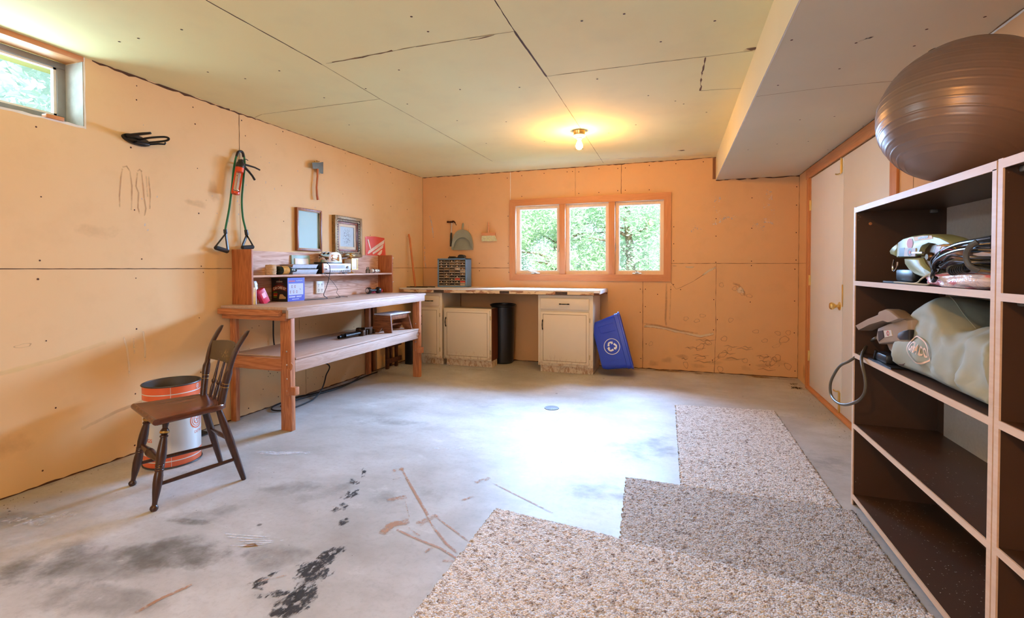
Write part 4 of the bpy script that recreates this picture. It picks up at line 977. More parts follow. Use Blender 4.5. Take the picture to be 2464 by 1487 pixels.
# red banner with a white wing
bn = thing('red_banner', 'small red plastic flag with white wing stripes pinned right of the frames', 'banner', (XL, 4.85, 1.36))
def G(u, v, o=.004): return P(u, v, o)
c_ = [(879,569),(902,569),(925,573),(928,612),(928,625),(880,625)]
vs = [G(u, v, .003+.004*(i % 2)) for i, (u, v) in enumerate(c_)]; vb = [v-Vector((.0025, 0, 0)) for v in vs]; n_ = len(vs)
n = NT('red_film'); n.color(n.mix(n.noise(14, 4), '#d93a22', '#e8623f')); n.set(Roughness=.3); n.bump(n.noise(16, 3, dist=2), .5, .01)
MB().add(vs+vb, [list(range(n_)), list(range(n_, 2*n_))[::-1]]+[(i, (i+1) % n_, n_+(i+1) % n_, n_+i) for i in range(n_)]).build('film', n.m, bn)
mb = MB()
for pl_ in [[(885,610),(888,603),(906,590),(925,577),(924,586),(902,601),(887,611)], [(897,608),(905,602),(923,588),(921,597),(908,606),(898,612)], [(908,612),(916,603),(920,601),(918,610),(914,614)], [(884,576),(887,576),(893,598),(891,600)]]:
    vs = [G(u, v, .010) for u, v in pl_]; mb.add(vs, [list(range(len(vs)))])
    vs2 = [v-Vector((.004, 0, 0)) for v in vs]; mb.add(vs+vs2, [(i, (i+1) % len(vs), len(vs)+(i+1) % len(vs), len(vs)+i) for i in range(len(vs))])
mb.build('wing_stripe', plain('wing_white', '#efe0cf', .4), bn)
# stick leaning in the corner
o = MB().tube([(XL+.035, 5.535, 1.665), (XL+.05, 5.535, 1.60), (XL+.125, 5.54, .972)], [.011, .013, .013], 10).build('broom_handle', wood('dowel', '#b0561c', '#d98a44', 'z', .4)); tag(o, 'orange wooden broom handle leaning in the corner on the white countertop', 'broom handle')

# ================================================================ counter along the back wall
n = NT('cabinet_paint'); f = n.noise(3, 4)
sep = n.node('ShaderNodeSeparateXYZ'); n.l.new(n.obj(), sep.inputs[0])
low = n.node('ShaderNodeMapRange'); n.l.new(sep.outputs['Z'], low.inputs[0]); low.inputs[1].default_value = .28; low.inputs[2].default_value = .05
rustn = n.noise(14, 6, .75, src=n.map((2.2, 2.2, 1)))
msk = n.math('MULTIPLY', n.ramp(n.math('ADD', rustn, n.math('MULTIPLY', low.outputs[0], .14)), [(.60, 0), (.72, 1)]), n.math('MULTIPLY', low.outputs[0], .75))
c = n.mix(f, (.72, .62, .46), (.80, .70, .53)); c = n.mix(msk, c, (.42, .20, .07)); n.color(c); n.set(Roughness=.45); cab_m = n.m
edgew = wood('counter_edge', '#4e2a16', '#9a5c34', 'x', .7)
n = NT('flaked_edge'); c0_ = n.mix(n.noise(30, 5), (.30, .13, .06), (.48, .24, .12)); fl = n.ramp(n.noise(9, 7, .7, src=n.map((.6, 1, 2.5))), [(.47, 0), (.50, 1)])
c = n.mix(fl, c0_, (.80, .62, .40)); n.color(c); n.set(Roughness=.7); flake_m = n.m
brown_side = wood('cabinet_side', '#3c1808', '#7a3a1a', 'z', .55)  # brown panel, its colour darkened for the shade under the countertop
FY = 5.385
ct = thing('countertop', 'long white laminate countertop with a flaking brown front edge under the back window', 'countertop', (-2.07, 5.66, .91))
MB().box(XL+.004, -.79, 5.345, YB-.002, .948, .966, .002).build('laminate_top', lam_m, ct)
MB().box(XL+.004, -.80, 5.350, YB-.004, .910, .948).build('core_board', edgew, ct)
MB().box(XL+.004, -.86, 5.344, 5.350, .912, .947).build('flaked_front_edge', flake_m, ct)
for x0, x1 in ((-2.86, -2.72), (-1.98, -1.86), (-1.30, -1.16)): MB().box(x0, x1, 5.3425, 5.346, .914, .945).build('dark_patch', plain('dark_patch', '#4a3c34', .8, var=.4, scale=40), ct)
MB().box(-.86, -.795, 5.343, 5.351, .935, .966).box(-.80, -.788, 5.345, 5.96, .925, .966).build('white_end_edge', lam_m, ct)
def handle(x, y, z, par, vert=False, half=.05):
    dx, dz = (0, 1) if vert else (1, 0)
    pt = lambda t, o: Vector((x+dx*t, y-o, z+dz*t))
    mb = MB().tube([pt(-half-.012, .004), pt(-half, .010), pt(-half*.6, .024), pt(0, .028), pt(half*.6, .024), pt(half, .010), pt(half+.012, .004)], [.002, .008, .0045, .006, .0045, .008, .002], 10)
    mb.build('handle', blackiron_m, par)
def panel(mb, x0, x1, z0, z1, y, t=.018):
    mb.box(x0, x1, y-t, y, z0, z1, .004)
    return mb
def groove(mb, x0, x1, z0, z1, y, w_=.004):
    for a, b, c_, d in [(x0,x1,z0,z0+w_),(x0,x1,z1-w_,z1),(x0,x0+w_,z0,z1),(x1-w_,x1,z0,z1)]: mb.box(a, b, y-.0012, y+.001, c_, d, m=1)
gd = plain('panel_groove', '#8a7450', .7)
def base_cabinet(label, x0, x1, ztop, doors, drawer=None, side=cab_m, y0=FY, y1=5.93, group=None):
    t = thing('base_cabinet', label, 'cabinet', ((x0+x1)/2, (y0+y1)/2, 0))
    mb = MB().box(x0, x1, y0, y0+.02, .085, ztop, .002).box(x0+.015, x1-.008, y0+.05, y1, .0, .09)
    mb.box(x0, x0+.018, y0+.02, y1, .085, ztop).box(x1-.018, x1, y0+.02, y1, .085, ztop, m=1).box(x0+.018, x1-.018, y0+.02, y1, ztop-.018, ztop).box(x0+.018, x1-.018, y0+.02, y1, .085, .10)
    mb.build('carcass', [cab_m, side], t)
    a, b, c_, d, hx, hz = doors
    dr = MB(); panel(dr, a, b, c_, d, y0); groove(dr, a+.028, b-.028, c_+.028, d-.028, y0-.018); dr = dr.build('door', [cab_m, gd], t)
    handle(hx, y0-.018, hz, dr, True)
    for z in (c_+.09, d-.09): MB().box(b-.004, b+.012, y0-.012, y0-.002, z-.025, z+.025, .002).build('hinge', plain('painted_hinge', '#bba987', .6), dr)
    if drawer:
        a, b, c_, d = drawer; dw = MB(); panel(dw, a, b, c_, d, y0); dw = dw.build('drawer', [cab_m, gd], t); handle((a+b)/2, y0-.018, (c_+d)/2, dw)
    return t
base_cabinet('cream cabinet with drawer and door at the right end of the countertop', -1.515, -.875, .905, (-1.482, -.918, .115, .712, -1.455, .56), (-1.482, -.918, .742, .866))
MB().box(-.872, -.868, 5.46, 5.935, .09, .90)
base_cabinet('narrow cream cabinet with drawer and door beside the workbench, left under the countertop', -3.10, -2.765, .905, (-3.07, -2.80, .105, .72, -3.045, .56), (-3.07, -2.80, .745, .868))
mc = base_cabinet('low cream cabinet pushed loose under the countertop, with a brown side', -2.742, -2.105, .72, (-2.72, -2.12, .105, .70, -2.70, .55), None, brown_side, FY, 5.61)
br_ = thing('trash_barrel', 'black plastic barrel standing behind the low cabinet under the countertop', 'barrel', (-2.10, 5.795, 0))
MB().lathe([(0, 0), (.12, 0), (.135, .02), (.150, .72), (.162, .73), (.162, .755), (.150, .76), (.142, .755), (.125, .03), (0, .025)], seg=28, cap=False).build('barrel_body', black_m, br_, world=False)
MB().tube([(.162*math.cos(a), .162*math.sin(a), .745) for a in [2*PI*k/28 for k in range(28)]], .008, 8, closed=True).build('rolled_rim', black_m, br_, world=False)
# parts cabinet
blue_m = plain('blue_steel', '#6f9ccc', .35, .2, var=.06)
pc = thing('parts_cabinet', 'blue steel cabinet with fifty small clear drawers standing on the countertop', 'parts cabinet', (-2.88, 5.85, .9665))
px0, px1, py0, py1, pz0, pz1 = -3.02, -2.60, 5.755, 5.925, .967, 1.345
mb = MB()
for a in [(px0,px1,py0,py1,pz0,pz0+.012),(px0,px1,py0,py1,pz1-.014,pz1),(px0,px0+.012,py0,py1,pz0,pz1),(px1-.012,px1,py0,py1,pz0,pz1),(px0,px1,py1-.006,py1,pz0,pz1)]: mb.box(*a, .002)
mb.build('steel_case', blue_m, pc)
gx = (px1-px0-.03)/5; gz = (pz1-pz0-.034)/10; ox = px0+.015; oz = pz0+.016
mb = MB()
for i in range(6): mb.box(ox+gx*i-.002, ox+gx*i+.002, py0+.012, py1-.01, oz, oz+gz*10)
for j in range(11): mb.box(ox, ox+gx*5, py0+.012, py1-.01, oz+gz*j-.0015, oz+gz*j+.0015)
mb.build('divider_grid', plain('divider_grey', '#a8a296', .5), pc)
dk = [plain('drawer_smoke', '#3a2c1c', .2), plain('drawer_amber', '#6e5230', .2), plain('drawer_dark', '#1c1612', .2), plain('drawer_red', '#c23a2a', .4), plain('drawer_pale', '#b6a690', .4)]
knobm = plain('drawer_knob', '#f2ddc4', .3)
rr = random.Random(3)
for j in range(10):
    for i in range(5):
        mi = 3 if (i, j) in ((3, 2), (4, 1)) else (4 if (i, j) in ((3, 6), (4, 5), (4, 0)) else rr.choice([0, 0, 1, 2]))
        x0 = ox+gx*i+.004; x1 = ox+gx*(i+1)-.004; z0 = oz+gz*j+.003; z1 = oz+gz*(j+1)-.004
        d = MB().box(x0, x1, py0+.008, py0+.12, z0, z1, .001).box(x0+.002, x1-.002, py0+.006, py0+.0085, z0+.001, z0+.006, m=1).build('small_drawer', [dk[mi], plain('drawer_lip', '#cfc4b0', .3)], pc)
        if rr.random() < .55: MB().ell(((x0+x1)/2, py0+.004, (z0+z1)/2), .0085, .006, .0065, 10, 6).build('knob', knobm, d)
# black device on it
dv = thing('label_maker', 'flat black hand tool lying on top of the blue parts cabinet', 'hand tool', (-2.77, 5.84, 1.345))
MB().box(-2.89, -2.66, 5.80, 5.88, 1.3455, 1.362, .006).box(-2.88, -2.80, 5.81, 5.87, 1.362, 1.374, .004).build('body', black_m, dv)
mb = MB().prism([(-.07, 0), (-.06, .030), (-.04, .042), (-.005, .042), (.02, .028), (.03, 0)], .07, basis((-2.68, 5.875, 1.355), (1, 0, 0), (0, 0, 1), (0, -1, 0))); mb.build('rear_housing', black_m, dv)
MB().prism([(0, .002), (-.006, .026), (.010, .022), (.024, .002)], .06, basis((-2.672, 5.871, 1.356), (1, 0, 0), (0, 0, 1), (0, -1, 0))).build('grey_guard', grey_m, dv)
MB().tube([(-2.885, 5.85, 1.362), (-2.887, 5.85, 1.385)], .002, 6).build('pin', blackiron_m, dv)
# flat black bars at the counter's left end
for k, (y, z, L, lb) in enumerate([(5.47, .9665, .30, 'front'), (5.56, .9665, .36, 'rear')]):
    o = MB().tube([(-3.32, y, z+.006), (-3.32+L, y+.01, z+.006)], .006, 8).build('steel_rod', blackiron_m)
    tag(o, f'dark steel rod lying at the left end of the countertop, the {lb} of two', 'rod', 'steel rods on the countertop')
# ---------------------------------------------------------------- hammer, dustpan, brush on the back wall
def Q(u, v, off): return at(u, v, 'y', YB-off)
hm = thing('claw_hammer', 'claw hammer with a black grip hanging head up on the back wall', 'hammer', (-2.91, YB, 1.50))
MB().tube([Q(1087,536,.02), Q(1086,560,.022)], [.007, .008], 10).build('shaft', wood('hammer_shaft', '#b9b0a0', '#d8d0c0', 'z', .4), hm)
MB().tube([Q(1086,560,.022), Q(1085.5,566,.022), Q(1085,580,.022), Q(1085,593,.022)], [.011, .013, .013, .015], 12).build('rubber_grip', black_m, hm)
mb = MB().tube([Q(1076,534,.022), Q(1080,534,.022)], .013, 14).tube([Q(1080,534,.022), Q(1084,534,.022)], [.009, .010], 12).tube([Q(1083,534,.022), Q(1090,534,.022)], .012, 12)
mb.tube(smooth([Q(1088,533,.022), Q(1092,533,.022), Q(1095,536,.022), Q(1098,542,.022)]), [.011]*1+[.010]*6+[.008]*6+[.004]*6, 10, squash=(.7, 1.2))
mb.build('head', plain('dark_steel', '#4a2f26', .35, .8), hm)
MB().tube([Q(1082,538,0), Q(1082,538,.04)], .002, 6).tube([Q(1092,538,0), Q(1092,538,.04)], .002, 6).build('nail', blackiron_m, hm)
dp = thing('dustpan', 'grey green plastic dustpan hanging by its handle on the back wall', 'dustpan', (-2.73, YB, 1.47))
dpm = plain('dustpan_grey', '#8f9482', .4, var=.05)
Md = basis((-2.735, YB-.012, 1.475), (1, 0, 0), (0, .06, 1), (0, -1, .06))
hw, H_ = .150, .235; outl = [(-hw, 0), (hw, 0)]+[(hw*math.cos(a)**.75 if math.cos(a) > 0 else -hw*abs(math.cos(a))**.75, .02+H_*math.sin(a)) for a in [PI*k/18 for k in range(1, 18)]]+[]
mb = MB().prism([(x, y) for x, y in outl], .003, Md)
mb.build('pan_back', dpm, dp)
n_ = 19; rim = [(hw*(abs(math.cos(PI*k/18))**.75)*(1 if math.cos(PI*k/18) >= 0 else -1), .02+H_*math.sin(PI*k/18)) for k in range(19)]
rim = [(hw, -.005)]+rim+[(-hw, -.005)]
vs = []; dep = .045
for x, y in rim: vs += [Md @ Vector((x, y, 0)), Md @ Vector((x*1.03, y*1.02+.002, dep)), Md @ Vector((x*.97, y*.98, dep)), Md @ Vector((x*.96, y*.97, .003))]
MB().add(vs, [(i*4+j, i*4+(j+1) % 4, (i+1)*4+(j+1) % 4, (i+1)*4+j) for i in range(len(rim)-1) for j in range(4)]+[(3, 2, 1, 0)]+[tuple((len(rim)-1)*4+k for k in range(4))]).build('side_wall', dpm, dp)
arc = [(.125*math.cos(PI*k/18), .035+.12*math.sin(PI*k/18)) for k in range(19)]
top = [(hw*.97*(abs(math.cos(PI*k/18))**.75)*(1 if math.cos(PI*k/18) >= 0 else -1), .02+H_*.98*math.sin(PI*k/18)) for k in range(19)]
vs = [Md @ Vector((x, y, dep)) for x, y in top]+[Md @ Vector((x, y, dep-.010)) for x, y in arc]+[Md @ Vector((x, y, dep-.003)) for x, y in top]+[Md @ Vector((x, y, dep-.013)) for x, y in arc]
MB().add(vs, [(i, i+1, 19+i+1, 19+i) for i in range(18)]+[(38+i, 57+i, 57+i+1, 38+i+1) for i in range(18)]+[(19+i, 20+i, 58+i, 57+i) for i in range(18)]).build('hood', dpm, dp)
MB().prism([(-hw, -.012), (hw, -.012), (hw, .018), (-hw, .018)], .010, Md @ Matrix.Translation((0, 0, .002))).build('lip', dpm, dp)
MB().tube([Md @ Vector((0, y, z)) for y, z in ((.22, .03), (.26, .030), (.30, .026), (.335, .022), (.355, .020))], [.014, .011, .013, .014, .006], 14).build('handle', dpm, dp)
bs = thing('counter_brush', 'small hand brush with pale bristles hanging on the back wall left of the window', 'brush', (-2.36, YB, 1.56))
Mw = basis((-2.357, YB-.03, 1.665), (1, 0, 0), (0, 0, 1), (0, -1, 0))
MB().box(-.098, .098, -.018, .022, -.012, .014, .004, mat=Mw).build('brush_block', wood('brush_wood', '#c87a4a', '#e4a672', 'x', .5), bs)
MB().tube([Mw @ Vector((0, y, 0)) for y in (.02, .06, .11, .165)], [.012, .010, .012, .009], 12).build('handle', MATS['brush_wood'], bs)
mb = MB(); rb = random.Random(5)
for k in range(420):
    x = rb.uniform(-.092, .092); z = rb.uniform(-.009, .012); e = .02*max(0, (x/.092))**2*1.2
    mb.tube([Mw @ Vector((x, -.016, z)), Mw @ Vector((x*1.02+e*.4+rb.uniform(-.003, .003), -.05, z)), Mw @ Vector((x*1.04+e+rb.uniform(-.006, .006), -.088+rb.uniform(-.006, .006), z+rb.uniform(-.005, .01)))], [.0016, .0015, .0008], 3, cap=False)
mb.build('bristles', plain('bristle', '#f4edc0', .7, var=.2, scale=50), bs)
MB().tube([Mw @ Vector((0, .150, .0)), Mw @ Vector((0, .150, -.03))], .002, 6).build('nail', blackiron_m, bs)

# ================================================================ recycling bin tipped on its side against the cabinet
n = NT('recycle_blue'); n.color(n.mix(n.noise(6, 4), (.010, .045, .52), (.02, .075, .70))); n.set(Roughness=.33); rb_m = n.m
bA = F0 = Vector((-.80, 5.60, .0))
# local frame: the bin lies on one side wall: opening towards +X, tilted back against the wall
Lb, Wb, Db = .62, .40, .33
ang = math.radians(8.5)
# local x = along opening normal (bottom -> rim), y = into the room depth, z = up along long side
ex = Vector((math.cos(math.radians(15)), .10, math.sin(math.radians(15)))).normalized()
ez = Vector((-math.sin(math.radians(9)), .12, math.cos(math.radians(9)))).normalized()
ey = ez.cross(ex).normalized(); ez = ex.cross(ey).normalized()
p0 = at(1466, 893, 'y', 5.60)
Bn = basis((-.735, 5.52, .020), ex, ey, ez)
rc = thing('recycling_bin', 'blue plastic recycling bin standing tipped on its end against the right cabinet', 'recycling bin', (-.62, 5.65, 0))
def bsec(x, hy, z0, z1, r=.05, n=5):
    pts = []
    for cy, cz, a0 in ((hy-r, z1-r, 0), (-hy+r, z1-r, 90), (-hy+r, z0+r, 180), (hy-r, z0+r, 270)):
        for k in range(n): a = math.radians(a0+90*k/(n-1)); pts.append((x, cy+r*math.cos(a), cz+r*math.sin(a)))
    return pts
hL = .62
secs = [bsec(-.03, .115, .055, hL-.055), bsec(.02, .125, .035, hL-.035), bsec(.24, .150, .005, hL-.005), bsec(.245, .158, -.004, hL+.004), bsec(.285, .160, -.006, hL+.006), bsec(.29, .172, -.016, hL+.016), bsec(.305, .172, -.016, hL+.016), bsec(.305, .150, .006, hL-.006), bsec(.24, .142, .012, hL-.012), bsec(-.02, .110, .06, hL-.06)]
vs = [Bn @ (Vector(p)+Vector((0, .0, 0))) for s_ in secs for p in s_]; m_ = len(secs[0])
fs = [(i*m_+k, i*m_+(k+1) % m_, (i+1)*m_+(k+1) % m_, (i+1)*m_+k) for i in range(len(secs)-1) for k in range(m_)]+[tuple(range(m_)), tuple((len(secs)-1)*m_+k for k in range(m_))[::-1]]
MB().add(vs, fs).build('bin_body', rb_m, rc)
# ridge mouldings on the visible long side
yS = -.1405
mb = MB()
mb.tube([Bn @ Vector(p) for p in ((.04, -.128, hL-.10), (.05, -.130, hL-.17), (.07, -.134, hL-.18), (.22, -.150, hL-.18))], .0035, 6).tube([Bn @ Vector(p) for p in ((.04, -.128, hL-.10), (.22, -.150, hL-.09))], .003, 6)
mb.build('moulded_handle_outline', rb_m, rc)
MB().tube([Bn @ Vector(p) for p in ((.04, -.128, .12), (.12, -.137, .12), (.20, -.147, .125))], .003, 6).build('moulded_rib', rb_m, rc)
sy = (Bn.to_3x3() @ Vector((.22, -.025, 0))).normalized()   # along the tapering side
zc = ez; nrm = sy.cross(zc).normalized()
Ms = basis(Bn @ Vector((.135, -.1415, .275)), sy, zc, nrm)
if nrm.y > 0: Ms = basis(Bn @ Vector((.135, -.1415, .275)), sy, zc, -nrm)
mb = MB(); N_ = 40
vs = [Ms @ Vector((r*math.cos(2*PI*k/N_), r*math.sin(2*PI*k/N_), .001)) for r in (.090, .083) for k in range(N_)]
mb.add(vs, [(k, (k+1) % N_, N_+(k+1) % N_, N_+k) for k in range(N_)])
mb.build('emblem_ring', plain('emblem_white', '#e8edf5', .4), rc)
for k in range(3):
    Rk = Matrix.Rotation(2*PI*k/3+.15, 4, 'Z')
    # folded chasing arrow, three per emblem
    a1 = [(-.052, .012), (-.034, .046), (-.018, .056), (.012, .056), (.022, .046), (.032, .052), (.030, .018), (-.002, .018), (.008, .026), (.000, .036), (-.014, .036), (-.028, .004)]
    MB().prism(a1, .0012, Ms @ Rk @ Matrix.Translation((0, .010, .0006)) @ Matrix.Scale(.84, 4)).build('recycling_arrow', MATS['emblem_white'], rc)
# floor drain
dn_ = thing('floor_drain', 'round dark perforated drain cover set in the concrete floor', 'drain', (-1.012, 4.028, 0))
MB().lathe([(.064, .0008), (.062, .004), (.055, .0045), (0, .0045)], seg=32).build('drain_cover', plain('drain_iron', '#6a6a70', .5, .6, var=.3, scale=40), dn_, world=False)
mb = MB()
for ri, nn_ in ((.018, 6), (.034, 11), (.049, 16)):
    for k in range(nn_): a = 2*PI*k/nn_; mb.lathe([(.0048, .0047), (0, .0048)], Matrix.Translation((ri*math.cos(a), ri*math.sin(a), 0)), 8)
o = mb.build('drain_holes', black_m, dn_, world=False); o['kind'] = 'stuff'

# ================================================================ under the bench
stool = thing('step_stool', 'small wooden step stool with a worn white top on the lower bench shelf', 'stool', (-2.86, 4.45, .546))
Mk = Matrix.Translation((-2.885, 4.47, .5465)) @ Matrix.Rotation(math.radians(-4), 4, 'Z')
sw_ = wood('stool_wood', (.10, .032, .012), (.42, .16, .06), 'x', .5)
h_ = .195
MB().box(-.105, .105, -.185, .185, h_-.016, h_, .003, mat=Mk).build('step_top', [plain('worn_white', '#d9dbe6', .5, var=.15, scale=14)], stool)
for sgn in (-1, 1):
    y = .155*sgn
    Mq = Mk @ basis((0, y+.022*sgn, 0), (1, 0, 0), (0, -.13*sgn, 1), (0, -1, 0))
    MB().prism([(-.130, 0), (-.035, 0), (0, .05), (.035, 0), (.130, 0), (.095, h_-.017), (-.095, h_-.017)], .016, Mq).build('end_panel', sw_, stool)
MB().box(.078, .092, -.145, .145, h_-.065, h_-.017, .002, mat=Mk).build('apron', sw_, stool)
MB().box(-.092, -.078, -.145, .145, h_-.065, h_-.017, .002, mat=Mk).build('apron', sw_, stool)
MB().box(-.02, .02, -.15, .15, .06, .075, .002, mat=Mk).build('cross_bar', sw_, stool)
# pipe clamps
clm = plain('clamp_iron', '#2c2826', .4, .7, var=.4, scale=30)
for k, (x, y, rz, L, rd, lb) in enumerate([(-3.02, 3.80, .1, .40, .016, 'nearest the open pipe end'), (-2.98, 3.86, -.12, .36, .013, 'in the middle'), (-3.08, 3.92, .05, .34, .013, 'at the back'), (-2.94, 3.80, .02, .30, .013, 'at the front edge')]):
    t = thing('pipe_clamp', 'dark iron pipe clamp lying on the lower bench shelf, '+lb, 'clamp', (x, y, .547), rz, 'pipe clamps on the lower bench shelf')
    MB().lathe([(rd*.7, 0), (rd, 0), (rd, L), (rd*.7, L), (rd*.7, 0)], basis((0, -.05, rd+.001+.018*(k % 2)), (1, 0, 0), (0, 0, 1), (0, 1, 0)), 14, cap=False).build('pipe', clm, t, world=False)
    MB().box(-.03, .03, L-.11, L-.07, 0, .055, .006).box(-.022, .022, L-.04, L-.02, .0, .05, .005).tube([(0, L-.09, .045), (0, L-.01, .045)], .005, 8).build('jaw', plain('jaw_brown', '#4a3826', .5, .5, var=.5, scale=30), t, world=False)
wbd = MB().box(-3.33, -3.10, 4.20, 4.30, .5465, .556, .002).build('white_board', lam_m); tag(wbd, 'narrow white board lying on the lower bench shelf behind the stool', 'board')
# cable hanging through the bench and coiled on the floor
cb_pts = [Vector((-3.31, 3.27, .905)), Vector((-3.32, 3.275, .75)), Vector((-3.33, 3.285, .60)), Vector((-3.325, 3.30, .50)), Vector((-3.315, 3.33, .42)), at(786,875,'x',-3.30), at(784,905,'x',-3.27), at(775,935,'x',-3.20), at(757,958,'z',.012), at(735,970,'z',.010), at(700,983,'z',.010), at(675,988,'z',.010), at(655,986,'z',.010), at(657,978,'z',.010), at(680,968,'z',.012), at(715,955,'z',.012), at(750,948,'z',.010), at(800,935,'z',.010), at(850,918,'z',.010), at(880,905,'z',.010), Vector((-3.28, 4.75, .010))]
tag(MB().tube(smooth(cb_pts, 6), .0065, 8).build('black_cable', cable_m), 'black cable hanging behind the workbench and looped on the floor by its front leg', 'cable')
tag(MB().tube(smooth([(-3.345, 4.50, .008), (-3.26, 4.30, .008), (-3.22, 4.0, .008), (-3.26, 3.7, .008), (-3.30, 3.5, .008), (-3.27, 3.3, .008)], 6), .008, 8).build('dark_hose', plain('hose_grey', '#2c3034', .5)), 'dark grey hose lying along the floor at the foot of the left wall', 'hose')
cn = MB().tube(smooth([(-3.352, 4.62, .84), (-3.350, 4.63, .60), (-3.345, 4.64, .45), (-3.345, 4.63, .25), (-3.34, 4.66, .10), (-3.33, 4.68, .01)], 6), .007, 8).build('wall_conduit', cable_m); tag(cn, 'black cable running down the wall beside the open stud gap', 'cable')
vp = MB().tube([(XL-.05, 4.685, .0), (XL-.05, 4.685, .85)], .016, 12).build('white_pipe', whitep_m); tag(vp, 'white plastic pipe standing inside the open stud gap of the left wall', 'pipe')
# dark wooden crate frame on the floor under the bench
fw_ = wood('dark_frame_wood', '#1c0c06', '#5c2c14', 'z', .6)
wf = thing('wooden_frame', 'dark wooden slatted frame leaning on the wall under the far end of the workbench', 'frame', (-3.27, 5.08, 0))
for a in [(-3.30,-3.27,4.94,4.98,.0,.34),(-3.30,-3.27,5.14,5.18,.0,.34),(-3.31,-3.28,5.04,5.065,.02,.32)]: MB().box(*a, .003).build('upright', fw_, wf)
for z in (.07, .26): MB().box(-3.27, -3.245, 4.90, 5.22, z, z+.055, .003).build('slat', fw_, wf)
tag(MB().box(-3.24, -3.14, 5.28, 5.34, 0, .30, .01).build('black_case', black_m), 'black case standing in the dark corner left of the narrow cabinet', 'case')
# floor vent by the barrel
fv = thing('floor_vent', 'dark slotted floor vent lying against the left wall behind the chair', 'vent', (-3.29, 2.47, 0))
MB().box(-3.35, -3.24, 2.32, 2.62, 0, .008, .002).build('vent_frame', plain('vent_bronze', '#3a342e', .5, .5), fv)
mb = MB()
for k in range(22): mb.box(-3.34, -3.25, 2.333+.0128*k, 2.339+.0128*k, .008, .0095)
o = mb.build('vent_louvres', black_m, fv); o['kind'] = 'stuff'

# ================================================================ chair
dkw = wood('chair_dark_wood', (.016, .008, .006), (.10, .038, .020), 'z', .28, 1.0, .6)
seatw = wood('chair_seat_wood', (.045, .014, .008), (.24, .085, .040), 'y', .22, .6, .7)
gold_l = plain('chair_gold_line', '#a8843a', .4, .3)
CH = thing('side_chair', 'dark brown painted spindle back chair with turned legs standing by the tin bin', 'chair', (-2.60, 1.958, 0), math.radians(-21.5))
# seat: y = -.2 front .. +.15 back
def rr_poly(n=10):
    pts = [(-.222, -.205), (.222, -.205)]
    for k in range(n+1):
        a = -.35+(PI/2+.35)*k/n
        pts.append((.10+.088*math.cos(a)*1.0, .075+.075*math.sin(a)))
    left = [(-x, y) for x, y in pts[2:]][::-1]
    return pts+left
sp_ = rr_poly(); n_ = len(sp_)
mb = MB(); vs = []; lv_ = [(.96, .425), (1.0, .431), (1.0, .452), (.975, .459), (.86, .456), (.55, .446), (.2, .443)]
cyc = -.03
for k_, z in lv_:
    for x, y in sp_: vs.append(Vector((x*k_, cyc+(y-cyc)*k_, z)))
fs = [tuple(range(n_))[::-1]]+[(i*n_+k, i*n_+(k+1) % n_, (i+1)*n_+(k+1) % n_, (i+1)*n_+k) for i in range(len(lv_)-1) for k in range(n_)]+[tuple((len(lv_)-1)*n_+k for k in range(n_))]
mb.add(vs, fs); mb.tube([(-.222, -.203, .444), (.222, -.203, .444)], .016, 10)
mb.build('seat', seatw, CH, world=False, ang=50)
tl = [(.014, 0), (.016, .03), (.014, .06), (.012, .09), (.020, .12), (.021, .145), (.013, .165), (.019, .178), (.019, .192), (.015, .20), (.018, .25), (.022, .34), (.023, .42), (.020, .50), (.0215, .505), (.0215, .515), (.019, .52), (.021, .53), (.021, .54), (.0185, .548), (.0205, .556), (.0205, .565), (.018, .575), (.021, .62), (.0215, .70), (.018, .80), (.012, .90), (.0115, .935), (.018, .955), (.019, .975), (.013, 1.0)]
FT = {}
for sx in (-1, 1):
    A = (sx*.155, -.145, .43); B_ = (sx*.22, -.219, 0)
    lg = MB().turned(A, B_, tl, 18).build('front_leg', dkw, CH, world=False)
    FT[sx] = (Vector(A), Vector(B_))
    MB().turned(Vector(A).lerp(Vector(B_), .125), Vector(A).lerp(Vector(B_), .148), [(.0212, 0), (.0218, .5), (.0212, 1)], 18).build('gilt_ring', gold_l, lg, world=False)
    A2 = (sx*.135, .105, .43); B2 = (sx*.18, .219, 0)
    MB().turned(A2, B2, [(.014, 0), (.020, .2), (.021, .45), (.017, .8), (.014, .97), (.012, 1)], 16).build('rear_leg', dkw, CH, world=False)
    FT[sx*2] = (Vector(A2), Vector(B2))
for sx in (-1, 1):
    a = FT[sx][0].lerp(FT[sx][1], .72); b = FT[sx*2][0].lerp(FT[sx*2][1], .70)
    MB().turned(a, b, [(.009, 0), (.0115, .5), (.009, 1)], 12).build('side_stretcher', dkw, CH, world=False)
a = FT[-1][0].lerp(FT[-1][1], .47); b = FT[1][0].lerp(FT[1][1], .47)
MB().turned(a, b, [(.008, 0), (.013, .15), (.020, .42), (.022, .45), (.018, .47), (.0225, .5), (.018, .53), (.022, .55), (.020, .58), (.013, .85), (.008, 1)], 14).build('front_stretcher', dkw, CH, world=False)
a = FT[-2][0].lerp(FT[-2][1], .44); b = FT[2][0].lerp(FT[2][1], .44)
MB().turned(a, b, [(.007, 0), (.011, .4), (.013, .48), (.013, .52), (.011, .6), (.007, 1)], 12).build('rear_stretcher', dkw, CH, world=False)
tips = {}
